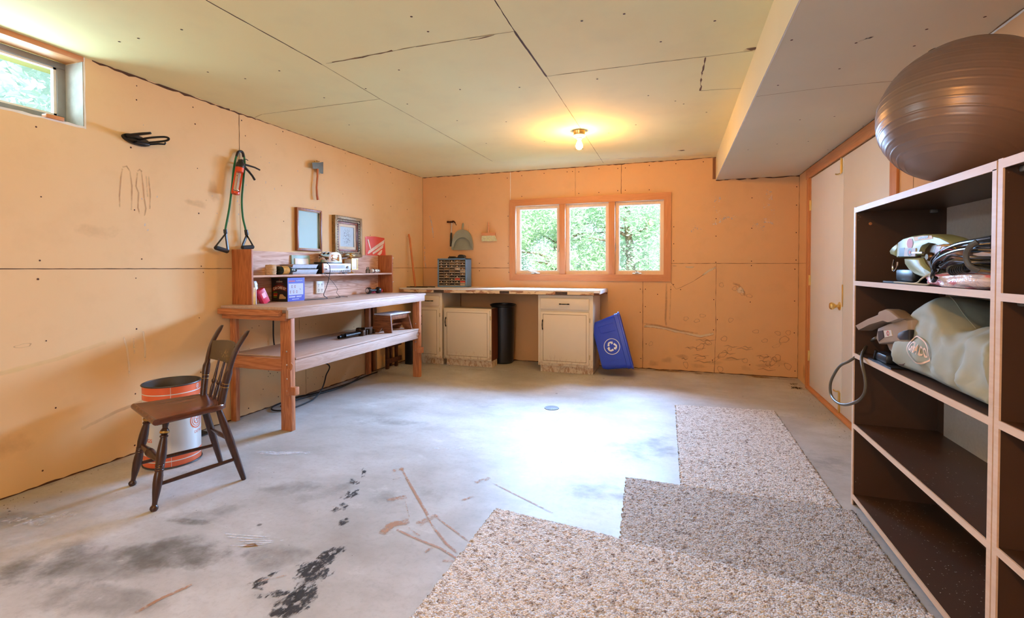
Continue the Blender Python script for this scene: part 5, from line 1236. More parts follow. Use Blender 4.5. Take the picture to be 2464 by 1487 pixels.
for sx in (-1, 1):
    pts = smooth([(sx*.150, .118, .455), (sx*.163, .132, .55), (sx*.178, .150, .65), (sx*.190, .178, .75), (sx*.200, .225, .835), (sx*.203, .243, .862)], 5)
    rs = []
    for i in range(len(pts)):
        t = i/(len(pts)-1); rs.append(.0185 if t < .25 else (.021 if t < .8 else .021-(t-.8)/.2*.010))
    mb = MB(); vs = []; seg = 12; 
    for i, p in enumerate(pts):
        t = i/(len(pts)-1); flat = 1 if t < .38 else .55
        for k in range(seg):
            c, s_ = math.cos(2*PI*k/seg), math.sin(2*PI*k/seg)
            if t > .38: c = max(-.9, min(.9, c*1.4)); 
            vs.append(p+Vector((rs[i]*c*1.0, rs[i]*s_*flat, 0)))
    L_ = len(pts); mb.add(vs, [(i*seg+k, i*seg+(k+1) % seg, (i+1)*seg+(k+1) % seg, (i+1)*seg+k) for i in range(L_-1) for k in range(seg)]+[tuple(range(seg))[::-1], tuple((L_-1)*seg+k for k in range(seg))])
    po_ = mb.build('back_post', dkw, CH, world=False); tips[sx] = pts
    MB().tube([pts[7], pts[8]], .0198, 12).build('gilt_ring', gold_l, po_, world=False) if False else None
    for q in (5, 6): MB().turned(pts[q], pts[q].lerp(pts[q+1], .12), [(.0192, 0), (.0196, .5), (.0192, 1)], 14).build('gilt_ring', gold_l, po_, world=False)
# broad crest slat
n = NT('slat_paint'); v_ = n.node('ShaderNodeTexVoronoi'); n.l.new(n.obj(), v_.inputs['Vector']); v_.inputs['Scale'].default_value = 55
gg = n.node('ShaderNodeVectorMath', operation='LENGTH'); n.l.new(n.map((11, 1, 28), loc=(0, -.15, -19.8)), gg.inputs[0])
mk = n.math('MULTIPLY', n.ramp(v_.outputs['Distance'], [(.15, 1), (.45, 0)]), n.math('MULTIPLY', n.ramp(gg.outputs['Value'], [(.4, 1), (1.0, 0)]), .55))
n.color(n.mix(mk, (.085, .055, .022), (.50, .36, .14))); n.set(Roughness=.35)
mb = MB(); vs = []; K = 12
for k in range(K+1):
    t = -1+2*k/K; x = t*.172; bow = .030*(1-t*t); zt = .775+.012*(1-t*t); zb = .668-.004*(1-t*t)
    y_t = .185+bow; y_b = .158+bow
    vs += [(x, y_b-.006, zb), (x, y_b+.006, zb), (x, y_t+.006, zt), (x, y_t-.006, zt)]
mb.add([Vector(p) for p in vs], [(k*4+j, k*4+(j+1) % 4, (k+1)*4+(j+1) % 4, (k+1)*4+j) for k in range(K) for j in range(4)]+[(3, 2, 1, 0), (K*4, K*4+1, K*4+2, K*4+3)])
mb.build('back_slat', n.m, CH, world=False)
for x in (-.075, 0, .075):
    yb_ = .158+.030*(1-(x/.172)**2)
    MB().turned((x*.9, .128, .455), (x, yb_, .675), [(.007, 0), (.010, .12), (.0115, .25), (.008, .36), (.013, .40), (.0135, .44), (.009, .48), (.0075, .7), (.006, 1)], 12).build('spindle', dkw, CH, world=False)

# ================================================================ tin bin behind the chair
BRX, BRY, BR, BH = -3.02, 2.165, .153, .500
tb = thing('tin_bin', 'open tall tin drum in white with orange bands standing behind the chair', 'bin', (BRX, BRY, 0))
tinw = plain('tin_white', (.74, .76, .74), .3, .2, var=.05, scale=4); tino = plain('tin_orange', (.80, .16, .06), .32, .1, var=.06, scale=4)
mb = MB(); zs = [.012, .030, .036, .066, .072, .076, .416, .448, .454, .484, BH]
mi = [1, 0, 1, 0, 0, 0, 1, 0, 1, 0]
seg = 48; vs = []
zs = [.010, .040, .046, .078, .415, .447, .453, .487, BH]; mi = [1, 0, 1, 0, 1, 0, 1, 1]
for z in zs:
    for k in range(seg): vs.append((BR*math.cos(2*PI*k/seg), BR*math.sin(2*PI*k/seg), z))
mb.add([Vector(p) for p in vs], [])
for i in range(len(zs)-1):
    for k in range(seg): mb.f.append([i*seg+k, i*seg+(k+1) % seg, (i+1)*seg+(k+1) % seg, (i+1)*seg+k]); mb.m.append(mi[i])
b0 = len(mb.v); mb.add([Vector((x*.985, y*.985, z)) for x, y, z in [(BR*math.cos(2*PI*k/seg), BR*math.sin(2*PI*k/seg), z) for z in (BH, .02) for k in range(seg)]], [(k, (k+1) % seg, seg+(k+1) % seg, seg+k) for k in range(seg)]+[tuple(seg+k for k in range(seg))], 2)
mb.f += [[(len(zs)-1)*seg+k, (len(zs)-1)*seg+(k+1) % seg, b0+(k+1) % seg, b0+k] for k in range(seg)]; mb.m += [2]*seg
mb.build('drum', [tinw, tino, plain('drum_inside', (.13, .12, .11), .5, .3)], tb, world=False)
for z in (.006, BH): MB().tube([((BR+.002)*math.cos(2*PI*k/seg), (BR+.002)*math.sin(2*PI*k/seg), z) for k in range(seg)], .0045, 8, closed=True).build('rolled_rim', plain('dark_rim', (.08, .08, .085), .4, .6), tb, world=False)
camdir = math.atan2(-BRY, -BRX)
def cyl(a0, z0):
    def f(p): a = a0+p.x/BR; return Vector(((BR+.0006)*math.cos(a), (BR+.0006)*math.sin(a), z0+p.y))
    return f
def cylmb(pieces, name, mat, a0, z0):
    mb = MB(); f = cyl(a0, z0)
    for poly in pieces: mb.add([f(Vector(p)) for p in poly], [tuple(range(len(poly)))])
    return mb.build(name, mat, tb, world=False)
MB().tube([((BR+.0005)*math.cos(camdir-.05), (BR+.0005)*math.sin(camdir-.05), z) for z in (.01, BH-.004)], .0012, 6).build('side_seam', tinw, tb, world=False)
text_mb('RINGS', .030, None, fn=cyl(camdir-1.0, .175), bold=.0005).build('lettering', tino, tb, world=False)
text_mb('DETROIT', .024, None, fn=cyl(camdir+1.15, .185)).build('lettering', tino, tb, world=False)
ring = lambda r0, r1, n=28: [[(r0*math.cos(2*PI*k/n), r0*math.sin(2*PI*k/n)), (r1*math.cos(2*PI*k/n), r1*math.sin(2*PI*k/n)), (r1*math.cos(2*PI*(k+1)/n), r1*math.sin(2*PI*(k+1)/n)), (r0*math.cos(2*PI*(k+1)/n), r0*math.sin(2*PI*(k+1)/n))] for k in range(n)]
sp2 = [[(.002, -.002), (.024, -.0015), (.024, .0015), (.002, .002)]]; spk = []
for k in range(5):
    a = 2*PI*k/5; spk.append([(x*math.cos(a)-y*math.sin(a), x*math.sin(a)+y*math.cos(a)) for x, y in sp2[0]])
cylmb(ring(.047, .054)+ring(.036, .040)+ring(.022, .027)+spk, 'wheel_emblem', tino, camdir+.98, .262)
cylmb(ring(.010, .014)+[[(-.004, -.004), (.004, -.004), (.004, .004), (-.004, .004)]], 'small_emblem', tinw, camdir+1.05, .474)

# ================================================================ carpet remnants
def carpet(name, label, quad, z0, hgt, light_):
    n = NT(name+'_pile'); vo = n.node('ShaderNodeTexVoronoi'); n.l.new(n.obj(), vo.inputs['Vector']); vo.inputs['Scale'].default_value = 150
    r = n.node('ShaderNodeSeparateColor'); n.l.new(vo.outputs['Color'], r.inputs[0])
    vo2 = n.node('ShaderNodeTexVoronoi'); n.l.new(n.obj(), vo2.inputs['Vector']); vo2.inputs['Scale'].default_value = 62
    r2 = n.node('ShaderNodeSeparateColor'); n.l.new(vo2.outputs['Color'], r2.inputs[0])
    k = light_
    c = n.ramp(r.outputs[0], [(.0, tuple(x*k for x in (.13, .085, .06))), (.18, tuple(x*k for x in (.34, .24, .18))), (.26, tuple(x*k for x in (.62, .50, .42))), (.52, tuple(x*k for x in (.92, .85, .81))), (.70, tuple(x*k for x in (.96, .91, .88)))])
    c2 = n.ramp(r2.outputs[0], [(.0, tuple(x*k for x in (.22, .15, .11))), (.20, tuple(x*k for x in (.62, .50, .42))), (.35, tuple(x*k for x in (.86, .78, .72))), (1, tuple(x*k for x in (.95, .90, .87)))])
    c = n.mix(.5, c, c2)
    tuft_shade = n.ramp(vo.outputs['Distance'], [(.0, 1.0), (.9, .72)]); c = n.mix(1.0, c, tuft_shade, 'MULTIPLY')  # shade in the gaps between tufts is multiplied into the colour
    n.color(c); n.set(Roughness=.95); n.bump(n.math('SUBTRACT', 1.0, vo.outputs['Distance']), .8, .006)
    A, B_, C_, D_ = [Vector(p) for p in quad]
    nx = int((B_-A).length/.008); ny = int((D_-A).length/.008)
    mb = MB(); vs = []
    rd = random.Random(int(light_*100))
    for j in range(ny+1):
        for i in range(nx+1):
            u, v = i/nx, j/ny; p = (A*(1-u)+B_*u)*(1-v)+(D_*(1-u)+C_*u)*v
            e = (i in (0, nx)) or (j in (0, ny))
            jx, jy = rd.uniform(-.003, .003), rd.uniform(-.003, .003)
            h = z0+hgt+rd.uniform(-.003, .003) if not e else z0+hgt*.45+rd.uniform(-.002, .004)
            if e: jx *= 2.2; jy *= 2.2
            vs.append(Vector((p.x+jx, p.y+jy, h)))
    W_ = nx+1
    fs = [(j*W_+i, j*W_+i+1, (j+1)*W_+i+1, (j+1)*W_+i) for j in range(ny) for i in range(nx)]
    per = [i for i in range(W_)]+[j*W_+nx for j in range(1, ny+1)]+[ny*W_+i for i in range(nx-1, -1, -1)]+[j*W_ for j in range(ny-1, 0, -1)]
    b = len(vs); vs += [Vector((vs[q].x, vs[q].y, z0+.0005)) for q in per]; m_ = len(per)
    fs += [(per[k], b+k, b+(k+1) % m_, per[(k+1) % m_]) for k in range(m_)]+[tuple(b+k for k in range(m_))]
    mb.add(vs, fs)
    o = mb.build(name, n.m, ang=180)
    return tag(o, label, 'carpet')
carpet('carpet_remnant', 'pale beige carpet piece furthest from the viewer, next to the closet side', [(.035,2.80),(.80,2.78),(.80,4.53),(.005,4.45)], 0.0, .011, 1.0)
carpet('carpet_remnant', 'middle carpet piece with brown flecks, lying under the pale far piece edge', [(-.215,1.90),(.845,1.85),(.845,2.79),(-.265,2.82)], 0.0, .010, .76)
carpet('carpet_remnant', 'nearest large flecked carpet piece in front of the tall shelves', [(-.875,.35),(.845,.35),(.845,2.02),(-.845,2.225)], .0105, .011, 1.03)

# ================================================================ bookcase
BC = thing('bookcase', 'far section of the dark brown shelving, holding the saws and the cloth bag', 'bookcase', (1.05, 2.31, 0))
n = NT('brown_melamine'); dn2 = n.node('ShaderNodeTexVoronoi'); n.l.new(n.obj(), dn2.inputs['Vector']); dn2.inputs['Scale'].default_value = 55
dd_ = n.ramp(dn2.outputs['Distance'], [(.0, 1), (.10, 1), (.18, 0)]); ds = n.ramp(n.noise(4.5, 4), [(.58, 0), (.70, 1)])
c = n.mix(n.noise(2.5, 4), (.060, .030, .018), (.085, .046, .028)); c = n.mix(n.math('MULTIPLY', n.math('MULTIPLY', dd_, ds), .45), c, (.5, .45, .42)); n.color(c); n.set(Roughness=.38); mel = n.m
edge_m = wood('shelf_edge_pine', (.62, .40, .26), (.84, .66, .50), 'y', .5, .5, .4)
bXF, bXB = .867, 1.215
def bcase(t, y0, y1, shelves, leftside=True, back=True):
    sd = MB().box(bXF+.003, bXB, y1-.022, y1-.004, 0, 1.523).build('side_panel', mel, t); MB().box(bXF-.002, bXF+.003, y1-.024, y1-.003, 0, 1.525).build('edge_strip', edge_m, sd)
    sd = MB().box(bXF+.003, bXB, y0, y0+.018, 0, 1.500).build('side_panel', mel, t); MB().box(bXF-.002, bXF+.003, y0-.001, y0+.019, 0, 1.500).build('edge_strip', edge_m, sd)
    tp = MB().box(bXF+.003, bXB, y0, y1-.022, 1.500, 1.518).build('top_panel', mel, t); MB().box(bXF-.002, bXF+.003, y0, y1-.024, 1.497, 1.523).build('edge_strip', edge_m, tp)
    MB().box(bXF, bXB+.003, y0, y1-.004, 1.5182, 1.524).build('top_skin', edge_m, t)
    for z in shelves:
        q = MB().box(bXF+.003, bXB, y0+.018, y1-.022, z-.016, z).build('shelf', mel, t); MB().box(bXF-.002, bXF+.003, y0+.019, y1-.024, z-.022, z+.001).build('edge_strip', edge_m, q)
ya, yb, ym = 1.742, 2.895, 1.742
SH = [1.150, .782, .420, .055]
bcase(BC, ya, yb, SH)
n = NT('grey_hardboard'); c = n.mix(n.noise(70, 4), (.42, .40, .37), (.55, .53, .49)); n.color(c); n.set(Roughness=.8)
hb_m = n.m
MB().box(bXB-.006, bXB-.002, ya+.02, 2.800, .40, 1.500).build('loose_back_board', hb_m, BC)
MB().box(bXB, bXB+.004, ya, yb-.004, 0, 1.520).build('back_panel', mel, BC)
for z in SH[:3]+[1.518]:
    MB().box(1.17, 1.20, 2.855, 2.871, z-.035, z-.018, .004).build('shelf_bracket', plain('dull_bracket', (.25, .24, .23), .5, .5), BC)
BC2 = thing('bookcase', 'nearer half of the shelving, empty dark brown bays cut off by the right edge', 'bookcase', (1.05, 1.15, 0))
bcase(BC2, .60, 1.738, [1.146, .786, .425, .055])
MB().box(bXB, bXB+.004, .60, 1.734, 0, 1.520).build('back_panel', mel, BC2)
for z in (1.146, .786, .425, 1.518): MB().box(.90, .93, 1.698, 1.716, z-.035, z-.018, .004).build('shelf_bracket', MATS['dull_bracket'], BC2)
MB().lathe([(0, .001), (.008, .001), (.010, 0)], basis((.94, 1.7155, 1.43), (1, 0, 0), (0, 0, 1), (0, -1, 0)), 8).build('wood_plug', plain('plug', '#b87848', .7), BC2)
MB().lathe([(0, .001), (.006, .001), (.008, 0)], basis((.93, 2.8725, 1.44), (1, 0, 0), (0, 0, 1), (0, -1, 0)), 8).build('wood_plug', MATS['plug'], BC)
# dust / shavings on the two lowest shelves
mb = MB(); rd = random.Random(9)
for k in range(420):
    z = rd.choice([SH[3], SH[3], SH[3], SH[2]]); cx, cy = rd.choice([(1.0, 2.75), (1.05, 2.5), (1.08, 2.2), (1.0, 2.1), (.98, 2.7)])
    x = cx+rd.gauss(0, .07); y = cy+rd.gauss(0, .14)
    if not (.88 < x < 1.2 and 1.77 < y < 2.86): continue
    q = rd.uniform(.0012, .0032); a = rd.random()*6.28; d = Vector((math.cos(a), math.sin(a), 0))*q; e = Vector((-math.sin(a), math.cos(a), 0))*q*.6
    p = Vector((x, y, z+.0012)); mb.add([p-d, p-e, p+d, p+e], [(0, 1, 2, 3)])
o = mb.build('sawdust', plain('dust_white', '#cdc8c2', .9)); tag(o, 'pale wood dust scattered over the two lowest bookcase shelves', 'dust', kind='stuff')

# ================================================================ exercise ball
R0 = .247
n = NT('ball_vinyl'); f = n.noise(9, 5); c = n.mix(f, (.19, .135, .11), (.25, .18, .15)); n.color(c); n.set(Roughness=.34); n.p.inputs['Metallic'].default_value = .35; n.bump(n.noise(60, 4, .7), .12, .002)
ball_c = Vector((.955, 2.115, 1.524+R0*.975)); axis = Vector((.30, .25, 1)).normalized()
prof = []; K = 220
for i in range(K+1):
    th = PI*i/K; g = 0
    lat = (th-PI/2)
    for j in range(-10, 11):
        d_ = abs(lat-j*.118)
        if d_ < .010 and abs(j) <= 9: g = .0022*(1-d_/.010)
    prof.append(((R0+g)*math.sin(th), -(R0+g)*math.cos(th)))
bo = thing('exercise_ball', 'large shiny brown exercise ball resting on top of the bookcase', 'ball', (ball_c.x, ball_c.y, 1.524))
Mx = Matrix.Translation(ball_c) @ Matrix.Diagonal((1, 1, .985, 1)) @ axis.to_track_quat('Z', 'Y').to_matrix().to_4x4()
MB().lathe(prof, Mx, 96, cap=False).build('ball_skin', n.m, bo, ang=180)
MB().lathe([(0, .002), (.010, .002), (.013, 0)], basis(ball_c+Vector((-.10, -.02, .222)), (1, 0, .4), (0, 1, 0), (-.4, 0, 1)), 14).build('valve_plug', plain('ball_plug', (.10, .06, .04), .5), bo)

# ================================================================ things on the bookcase shelves
# all placed from measured sight lines on planes inside the bay (x = 1.00 .. 1.15)
def Z(u, v, x): return at(u, v, 'x', x)
grs = plain('saw_green', (.36, .42, .24), .42, 0, var=.05)
def faceprism(mb, pts, x, th, m=0):     # outline seen from the room, given as pixels, on plane x, thickness th away from the room
    a = [Z(u, v, x) for u, v in pts]; b = [p+Vector((th, 0, 0)) for p in a]; n_ = len(a)
    mb.add(a+b, [list(range(n_)), list(range(n_, 2*n_))[::-1]]+[(i, (i+1) % n_, n_+(i+1) % n_, n_+i) for i in range(n_)], m); return mb
def bevelled(mb, pts, x, th, rnd=.008, m=0):   # puffed slab: outline shrinks at both faces
    a = [Z(u, v, x) for u, v in pts]; c = sum(a, Vector())/len(a); n_ = len(a); rings = []
    for dx, k in ((0, .0), (rnd*.3, .6), (rnd, 1), (th-rnd, 1), (th-rnd*.3, .6), (th, .0)):
        rings.append([p+(c-p).normalized()*rnd*(1-k)+Vector((dx, 0, 0)) for p in a])
    vs = [p for r in rings for p in r]
    mb.add(vs, [tuple(range(n_)), tuple((5*n_)+k for k in range(n_))[::-1]]+[(i*n_+k, i*n_+(k+1) % n_, (i+1)*n_+(k+1) % n_, (i+1)*n_+k) for i in range(5) for k in range(n_)], m); return mb
X1 = .93
sg = thing('circular_saw', 'old green metal circular saw with round stickers on the second bay shelf', 'circular saw', tuple(Vector((X1+.06, 2.68, 1.151))))
hsg = [(2158,584),(2170,575),(2190,568),(2215,564),(2240,565),(2265,572),(2285,583),(2300,595),(2292,604),(2272,597),(2255,586),(2238,582),(2222,588),(2212,600),(2208,614),(2160,617),(2155,620),(2156,604)]
bevelled(MB(), hsg, X1, .075, .012).build('upper_guard', grs, sg)
low_ = [(2174,622),(2210,620),(2216,634),(2226,646),(2240,655),(2243,663),(2232,668),(2216,668),(2198,660),(2184,647),(2175,633)]
bevelled(MB(), low_, X1+.004, .05, .010).build('lower_guard', grs, sg)
bevelled(MB(), [(2138,605),(2144,594),(2158,584),(2163,590),(2156,604),(2154,618),(2147,616),(2140,612)], X1+.01, .07, .012).build('rear_handle', grs, sg)
cS = Z(2240, 618, X1+.02)
bld = MB().lathe([(0, 0), (.080, 0), (.080, .004), (0, .004)], basis(cS, (0, 1, 0), (0, 0, 1), (1, 0, 0)), 40); bld.build('blade_cover', plain('bronze_disc', (.11, .062, .034), .25, .7), sg)
MB().lathe([(0, .012), (.012, .012), (.016, .006), (.018, 0)], basis(cS+Vector((-.002, 0, 0)), (0, 1, 0), (0, 0, 1), (-1, 0, 0)), 18).build('arbor_bolt', MATS['bronze_disc'], sg)
bevelled(MB(), [(2250,590),(2262,587),(2285,592),(2302,600),(2300,624),(2272,620),(2246,628),(2246,606)], X1-.03, .05, .010).build('motor_housing', plain('saw_pink_grey', '#b9988a', .4), sg)
faceprism(MB(), [(2164,597),(2176,596),(2177,617),(2163,617)], X1-.002, .004).build('dark_slot', black_m, sg)
sb = faceprism(MB(), [(2177,596),(2203,597),(2202,617),(2175,617)], X1-.003, .004).build('maker_plate', plain('plate_tan', '#b49d86', .45), sg)
def disc(par, name, u, v, x, r0, r1, mat, n_=30):
    c = Z(u, v, x); mb = MB(); vs = [c+Vector((0, r*math.cos(2*PI*k/n_), r*math.sin(2*PI*k/n_)*.82)) for r in (r1, r0) for k in range(n_)]
    mb.add(vs, [(k, (k+1) % n_, n_+(k+1) % n_, n_+k) for k in range(n_)] if r0 > 0 else [tuple(range(n_))]); return mb.build(name, mat, par)
disc(sg, 'plate_ring', 2189, 607, X1-.0035, .0135, .020, black_m); disc(sg, 'plate_dot', 2189, 607, X1-.0040, 0, .0085, ltr_r)
disc(sg, 'round_sticker', 2189, 586, X1-.0010, 0, .030, whitep_m); disc(sg, 'round_sticker', 2189, 586, X1-.0016, 0, .0265, plain('sticker_orange', '#c8501e', .5))
faceprism(MB(), [(2198,571),(2218,567),(2242,567),(2244,574),(2226,577),(2200,579)], X1-.0012, .0008).build('yellow_sticker', plain('sticker_yellow', '#e0a82a', .5), sg)
ctr = Z(2221, 572, X1-.0022)
text_mb('SHOCKPROOF!', .0118, basis(ctr, Vector((0, -1, .02)), (0, 0, 1), (-1, 0, 0)), bold=.0004).build('lettering', black_m, sg)
faceprism(MB(), [(2195,607),(2217,607),(2217,610),(2195,610)], X1-.012, .01).faceprism if False else faceprism(MB(), [(2193,606),(2218,606),(2218,610),(2193,610)], X1-.010, .010).build('lever', steel_m, sg)
MB().tube(smooth([Z(2152,624,X1+.03), Z(2148,640,X1+.03), Z(2150,652,X1+.03), Z(2158,645,X1+.03), Z(2160,630,X1+.03)], 5), .004, 8).build('wire_bail', steel_m, sg)
zb1 = 1.1515
MB().box(X1-.02, X1+.12, Z(2135,674,X1).y-.24, Z(2135,674,X1).y-.01, zb1, zb1+.006).box(X1+.02, X1+.08, Z(2135,674,X1).y-.20, Z(2135,674,X1).y-.03, zb1+.006, zb1+.06, .01).build('base_plate', black_m, sg)
# white twin cord
wc = MB().tube(smooth([(.895, Z(2152,674,.895).y, zb1+.004), (.893, Z(2180,674,.893).y, zb1+.004), (.893, Z(2205,672,.893).y, zb1+.006), (.885, Z(2218,665,.885).y, zb1+.025), (.885, Z(2240,655,.885).y, zb1+.045), (.885, Z(2250,660,.885).y, zb1+.03), (.882, Z(2235,672,.882).y, zb1+.006), (.882, Z(2212,676,.882).y, zb1+.004), (.883, Z(2170,677,.883).y, zb1+.004)], 6), .0032, 6).build('appliance_cord', plain('cord_cream', '#cfc4a4', .5)); tag(wc, 'cream coloured cord lying on the shelf in front of the green saw', 'cord')
# bundle of black cords
xb = .895
cc = thing('cord_bundle', 'large bundle of coiled black extension cords on the shelf beside the green saw', 'cord bundle', (xb+.08, 2.20, 1.20))
rubber = plain('cord_black', (.010, .011, .013), .32)
rd = random.Random(12)
for k in range(15):
    o1 = rd.uniform(-8, 12); xo_ = xb+rd.uniform(-.02, .09)
    pts = [Z(2248+rd.uniform(-6, 14), 655+rd.uniform(-14, 10), xo_), Z(2244+rd.uniform(-3, 10), 632+o1*.7, xo_), Z(2262+rd.uniform(-4, 10), 612+o1, xo_-.01), Z(2300, 596+o1*1.2, xo_-.02), Z(2345, 588+o1*1.5, xo_-.02), Z(2386, 584+o1*2.0, xo_-.01)]
    MB().tube(smooth(pts, 5), .0042, 7).build('cord_strand', rubber, cc)
for k in range(9):
    xo_ = xb+rd.uniform(0, .08); v0 = rd.uniform(612, 640)
    pts = [Z(2256+rd.uniform(0, 20), v0+8, xo_), Z(2290, v0-4+rd.uniform(-4, 4), xo_), Z(2330, v0+2+rd.uniform(-5, 6), xo_-.02), Z(2386, v0+rd.uniform(0, 12), xo_)]
    MB().tube(smooth(pts, 5), .0042, 7).build('cord_strand', rubber, cc)
MB().tube(smooth([Z(2352,582,xb-.035), Z(2336,592,xb-.045), Z(2326,608,xb-.05), Z(2326,626,xb-.05), Z(2336,642,xb-.045), Z(2356,652,xb-.03)], 6), .0055, 8, squash=(1, 1.6)).build('wrap_cord', plain('cord_grey', (.07, .075, .08), .35), cc)
for k in range(7):
    c = Z(2296+5.5*k, 651-1.0*k, xb-.02); MB().tube([c+Vector((.012*math.cos(a), 0.002*a, .014*math.sin(a))) for a in [2*PI*j/12 for j in range(12)]], .003, 6, closed=True).build('strain_relief', rubber, cc)
MB().tube(smooth([Z(2250,650,xb-.03), Z(2244,662,xb-.03), Z(2246,676,xb-.03), Z(2252,668,xb-.03)], 4), .007, 8).build('plug_end', rubber, cc)
for (cname, col, pts) in [('yellow_wire', '#d8b02a', [(2262,600),(2268,592),(2282,590),(2300,597)]), ('red_wire', '#b8304a', [(2264,607),(2270,602),(2288,600),(2292,606)]), ('green_wire', '#2f5f3f', [(2262,604),(2260,612),(2266,616),(2280,612)])]:
    MB().tube(smooth([Z(u, v, X1-.045) for u, v in pts], 5), .0014, 6).build(cname, plain(cname, col, .4), cc)
for pts in ([(2340,612),(2362,606),(2386,610),(2386,620),(2360,618)],):
    faceprism(MB(), pts, xb+.0, .02).build('cardboard_tag', plain('tag_beige', '#c8a888', .6), cc)
# pink striped plastic bag
n = NT('pink_bag'); wv = n.node('ShaderNodeTexWave'); n.l.new(n.map((1, 1, 1), rot=(.4, .2, 0)), wv.inputs['Vector']); wv.inputs['Scale'].default_value = 11; wv.inputs['Distortion'].default_value = 6
n.color(n.mix(n.ramp(wv.outputs['Fac'], [(.45, 0), (.75, .85)]), '#efdfe6', '#e0707e')); n.set(Roughness=.25); n.bump(n.noise(20, 4, dist=1.5), .7, .012)
def lumpy(name, mat, cx, cy, cz, rx, ry, rz, par=None, amp=.12, sd=3, seg=36, rings=20, flat=True, zmin=None):
    rd = random.Random(sd); ph = [(rd.uniform(1.5, 5), rd.uniform(1.5, 5), rd.uniform(0, 6), rd.uniform(0, 6)) for _ in range(7)]
    vs = []; 
    for i in range(rings+1):
        th = PI*i/rings
        for k in range(seg):
            a = 2*PI*k/seg; d = Vector((math.sin(th)*math.cos(a), math.sin(th)*math.sin(a), -math.cos(th)))
            s_ = 1+amp*sum(math.sin(p*d.x*2+q*d.y*2+r_)*math.cos(q*d.z*2+t_) for p, q, r_, t_ in ph)/3
            e = [math.copysign(abs(c)**.8, c) for c in d]
            p = Vector((cx+rx*e[0]*s_, cy+ry*e[1]*s_, cz+rz*e[2]*s_))
            if zmin is not None: p.z = max(p.z, zmin)
            vs.append(p)
    mb = MB().add(vs, [(i*seg+k, i*seg+(k+1) % seg, (i+1)*seg+(k+1) % seg, (i+1)*seg+k) for i in range(rings) for k in range(seg)])
    return mb.build(name, mat, par, ang=180)
pa = Z(2252, 668, .93); pb_ = Z(2389, 668, .93)
o = lumpy('plastic_bag', n.m, .935, (pa.y+1.80)/2, 1.1735, .062, (pa.y-1.80)/2, .030, None, .16, 4, zmin=1.1512); tag(o, 'crumpled pink and white striped plastic bag lying under the black cords', 'plastic bag')
o = lumpy('white_bag', plain('thin_white_plastic', '#e0d2d2', .3, bump=.5, scale=8), 1.10, 1.90, 1.255, .05, .10, .09, None, .3, 8, zmin=1.1515); tag(o, 'thin pinkish white plastic bag behind the black cords by the divider', 'plastic bag')
# second shelf: beige saw
X2 = .888; z2 = .7825
bs2 = thing('circular_saw', 'beige plastic circular saw with dark vents on the shelf beside the grey cloth bag', 'circular saw', (X2+.05, 2.62, z2))
bgm = plain('saw_beige', (.33, .24, .17), .35, var=.05)
bevelled(MB(), [(2057,784),(2085,768),(2112,755),(2114,748),(2130,743),(2140,746),(2164,766),(2150,772),(2138,776),(2126,772),(2090,782),(2064,795)], X2-.022, .06, .010).build('top_handle', bgm, bs2)
bevelled(MB(), [(2110,790),(2150,770),(2176,764),(2186,770),(2186,822),(2160,826),(2112,828),(2106,815)], X2, .09, .014).build('blade_guard', bgm, bs2)
bevelled(MB(), [(2132,826),(2170,822),(2186,822),(2178,850),(2150,856),(2138,842)], X2+.02, .05, .010).build('lower_guard', bgm, bs2)
cB = Z(2166, 838, X2+.01); MB().lathe([(0, 0), (.072, 0), (.072, .003), (0, .003)], basis(cB, (0, 1, 0), (0, 0, 1), (1, 0, 0)), 40).build('saw_blade', plain('blade_brown', (.16, .11, .08), .3, .7), bs2)
faceprism(MB(), [(2112,797),(2124,795),(2126,812),(2114,821)], X2-.002, .004).build('vent_recess', black_m, bs2)
faceprism(MB(), [(2126,796),(2144,794),(2147,808),(2129,812)], X2-.002, .003).build('badge', plain('badge_pale', '#cdbfae', .4), bs2)
c = Z(2136, 802, X2-.0032); MB().add([c+Vector((0, .014*math.cos(2*PI*k/6)*r, .012*math.sin(2*PI*k/6)*r)) for r in (1, .65) for k in range(6)], [(k, (k+1) % 6, 6+(k+1) % 6, 6+k) for k in range(6)]).build('hexagon_mark', ltr_r, bs2)
bevelled(MB(), [(2158,812),(2160,802),(2170,796),(2186,793),(2186,818),(2164,818)], X2-.004, .02, .004).build('grip_hole', black_m, bs2)
yb0 = Z(2094, 862, X2).y
MB().box(X2-.01, X2+.12, yb0-.26, yb0, z2+.0005, z2+.006).tube([(X2, yb0-.05, z2+.006), (X2, yb0-.07, z2+.05)], .006, 8).box(X2, X2+.05, yb0-.18, yb0-.05, z2+.006, z2+.045, .008).build('base_plate', black_m, bs2)
cord = [Z(2108,813,X2+.0), Z(2094,822,.95), Z(2080,840,.90), Z(2073,860,.855), Z(2075,880,.835), Z(2081,905,.835), Z(2083,930,.835), Z(2078,950,.83), Z(2062,966,.82), Z(2035,974,.80), Z(2014,968,.79), Z(2000,950,.79), Z(1998,925,.79), Z(2006,903,.80), Z(2022,880,.82), Z(2045,868,.85), Vector((.90, Z(2075,860,.90).y, z2+.008)), Vector((.96, Z(2090,857,.96).y, z2+.008))]
MB().tube(smooth(cord, 7), .0068, 10).build('power_cord', plain('cord_olive', (.10, .085, .06), .45), bs2)
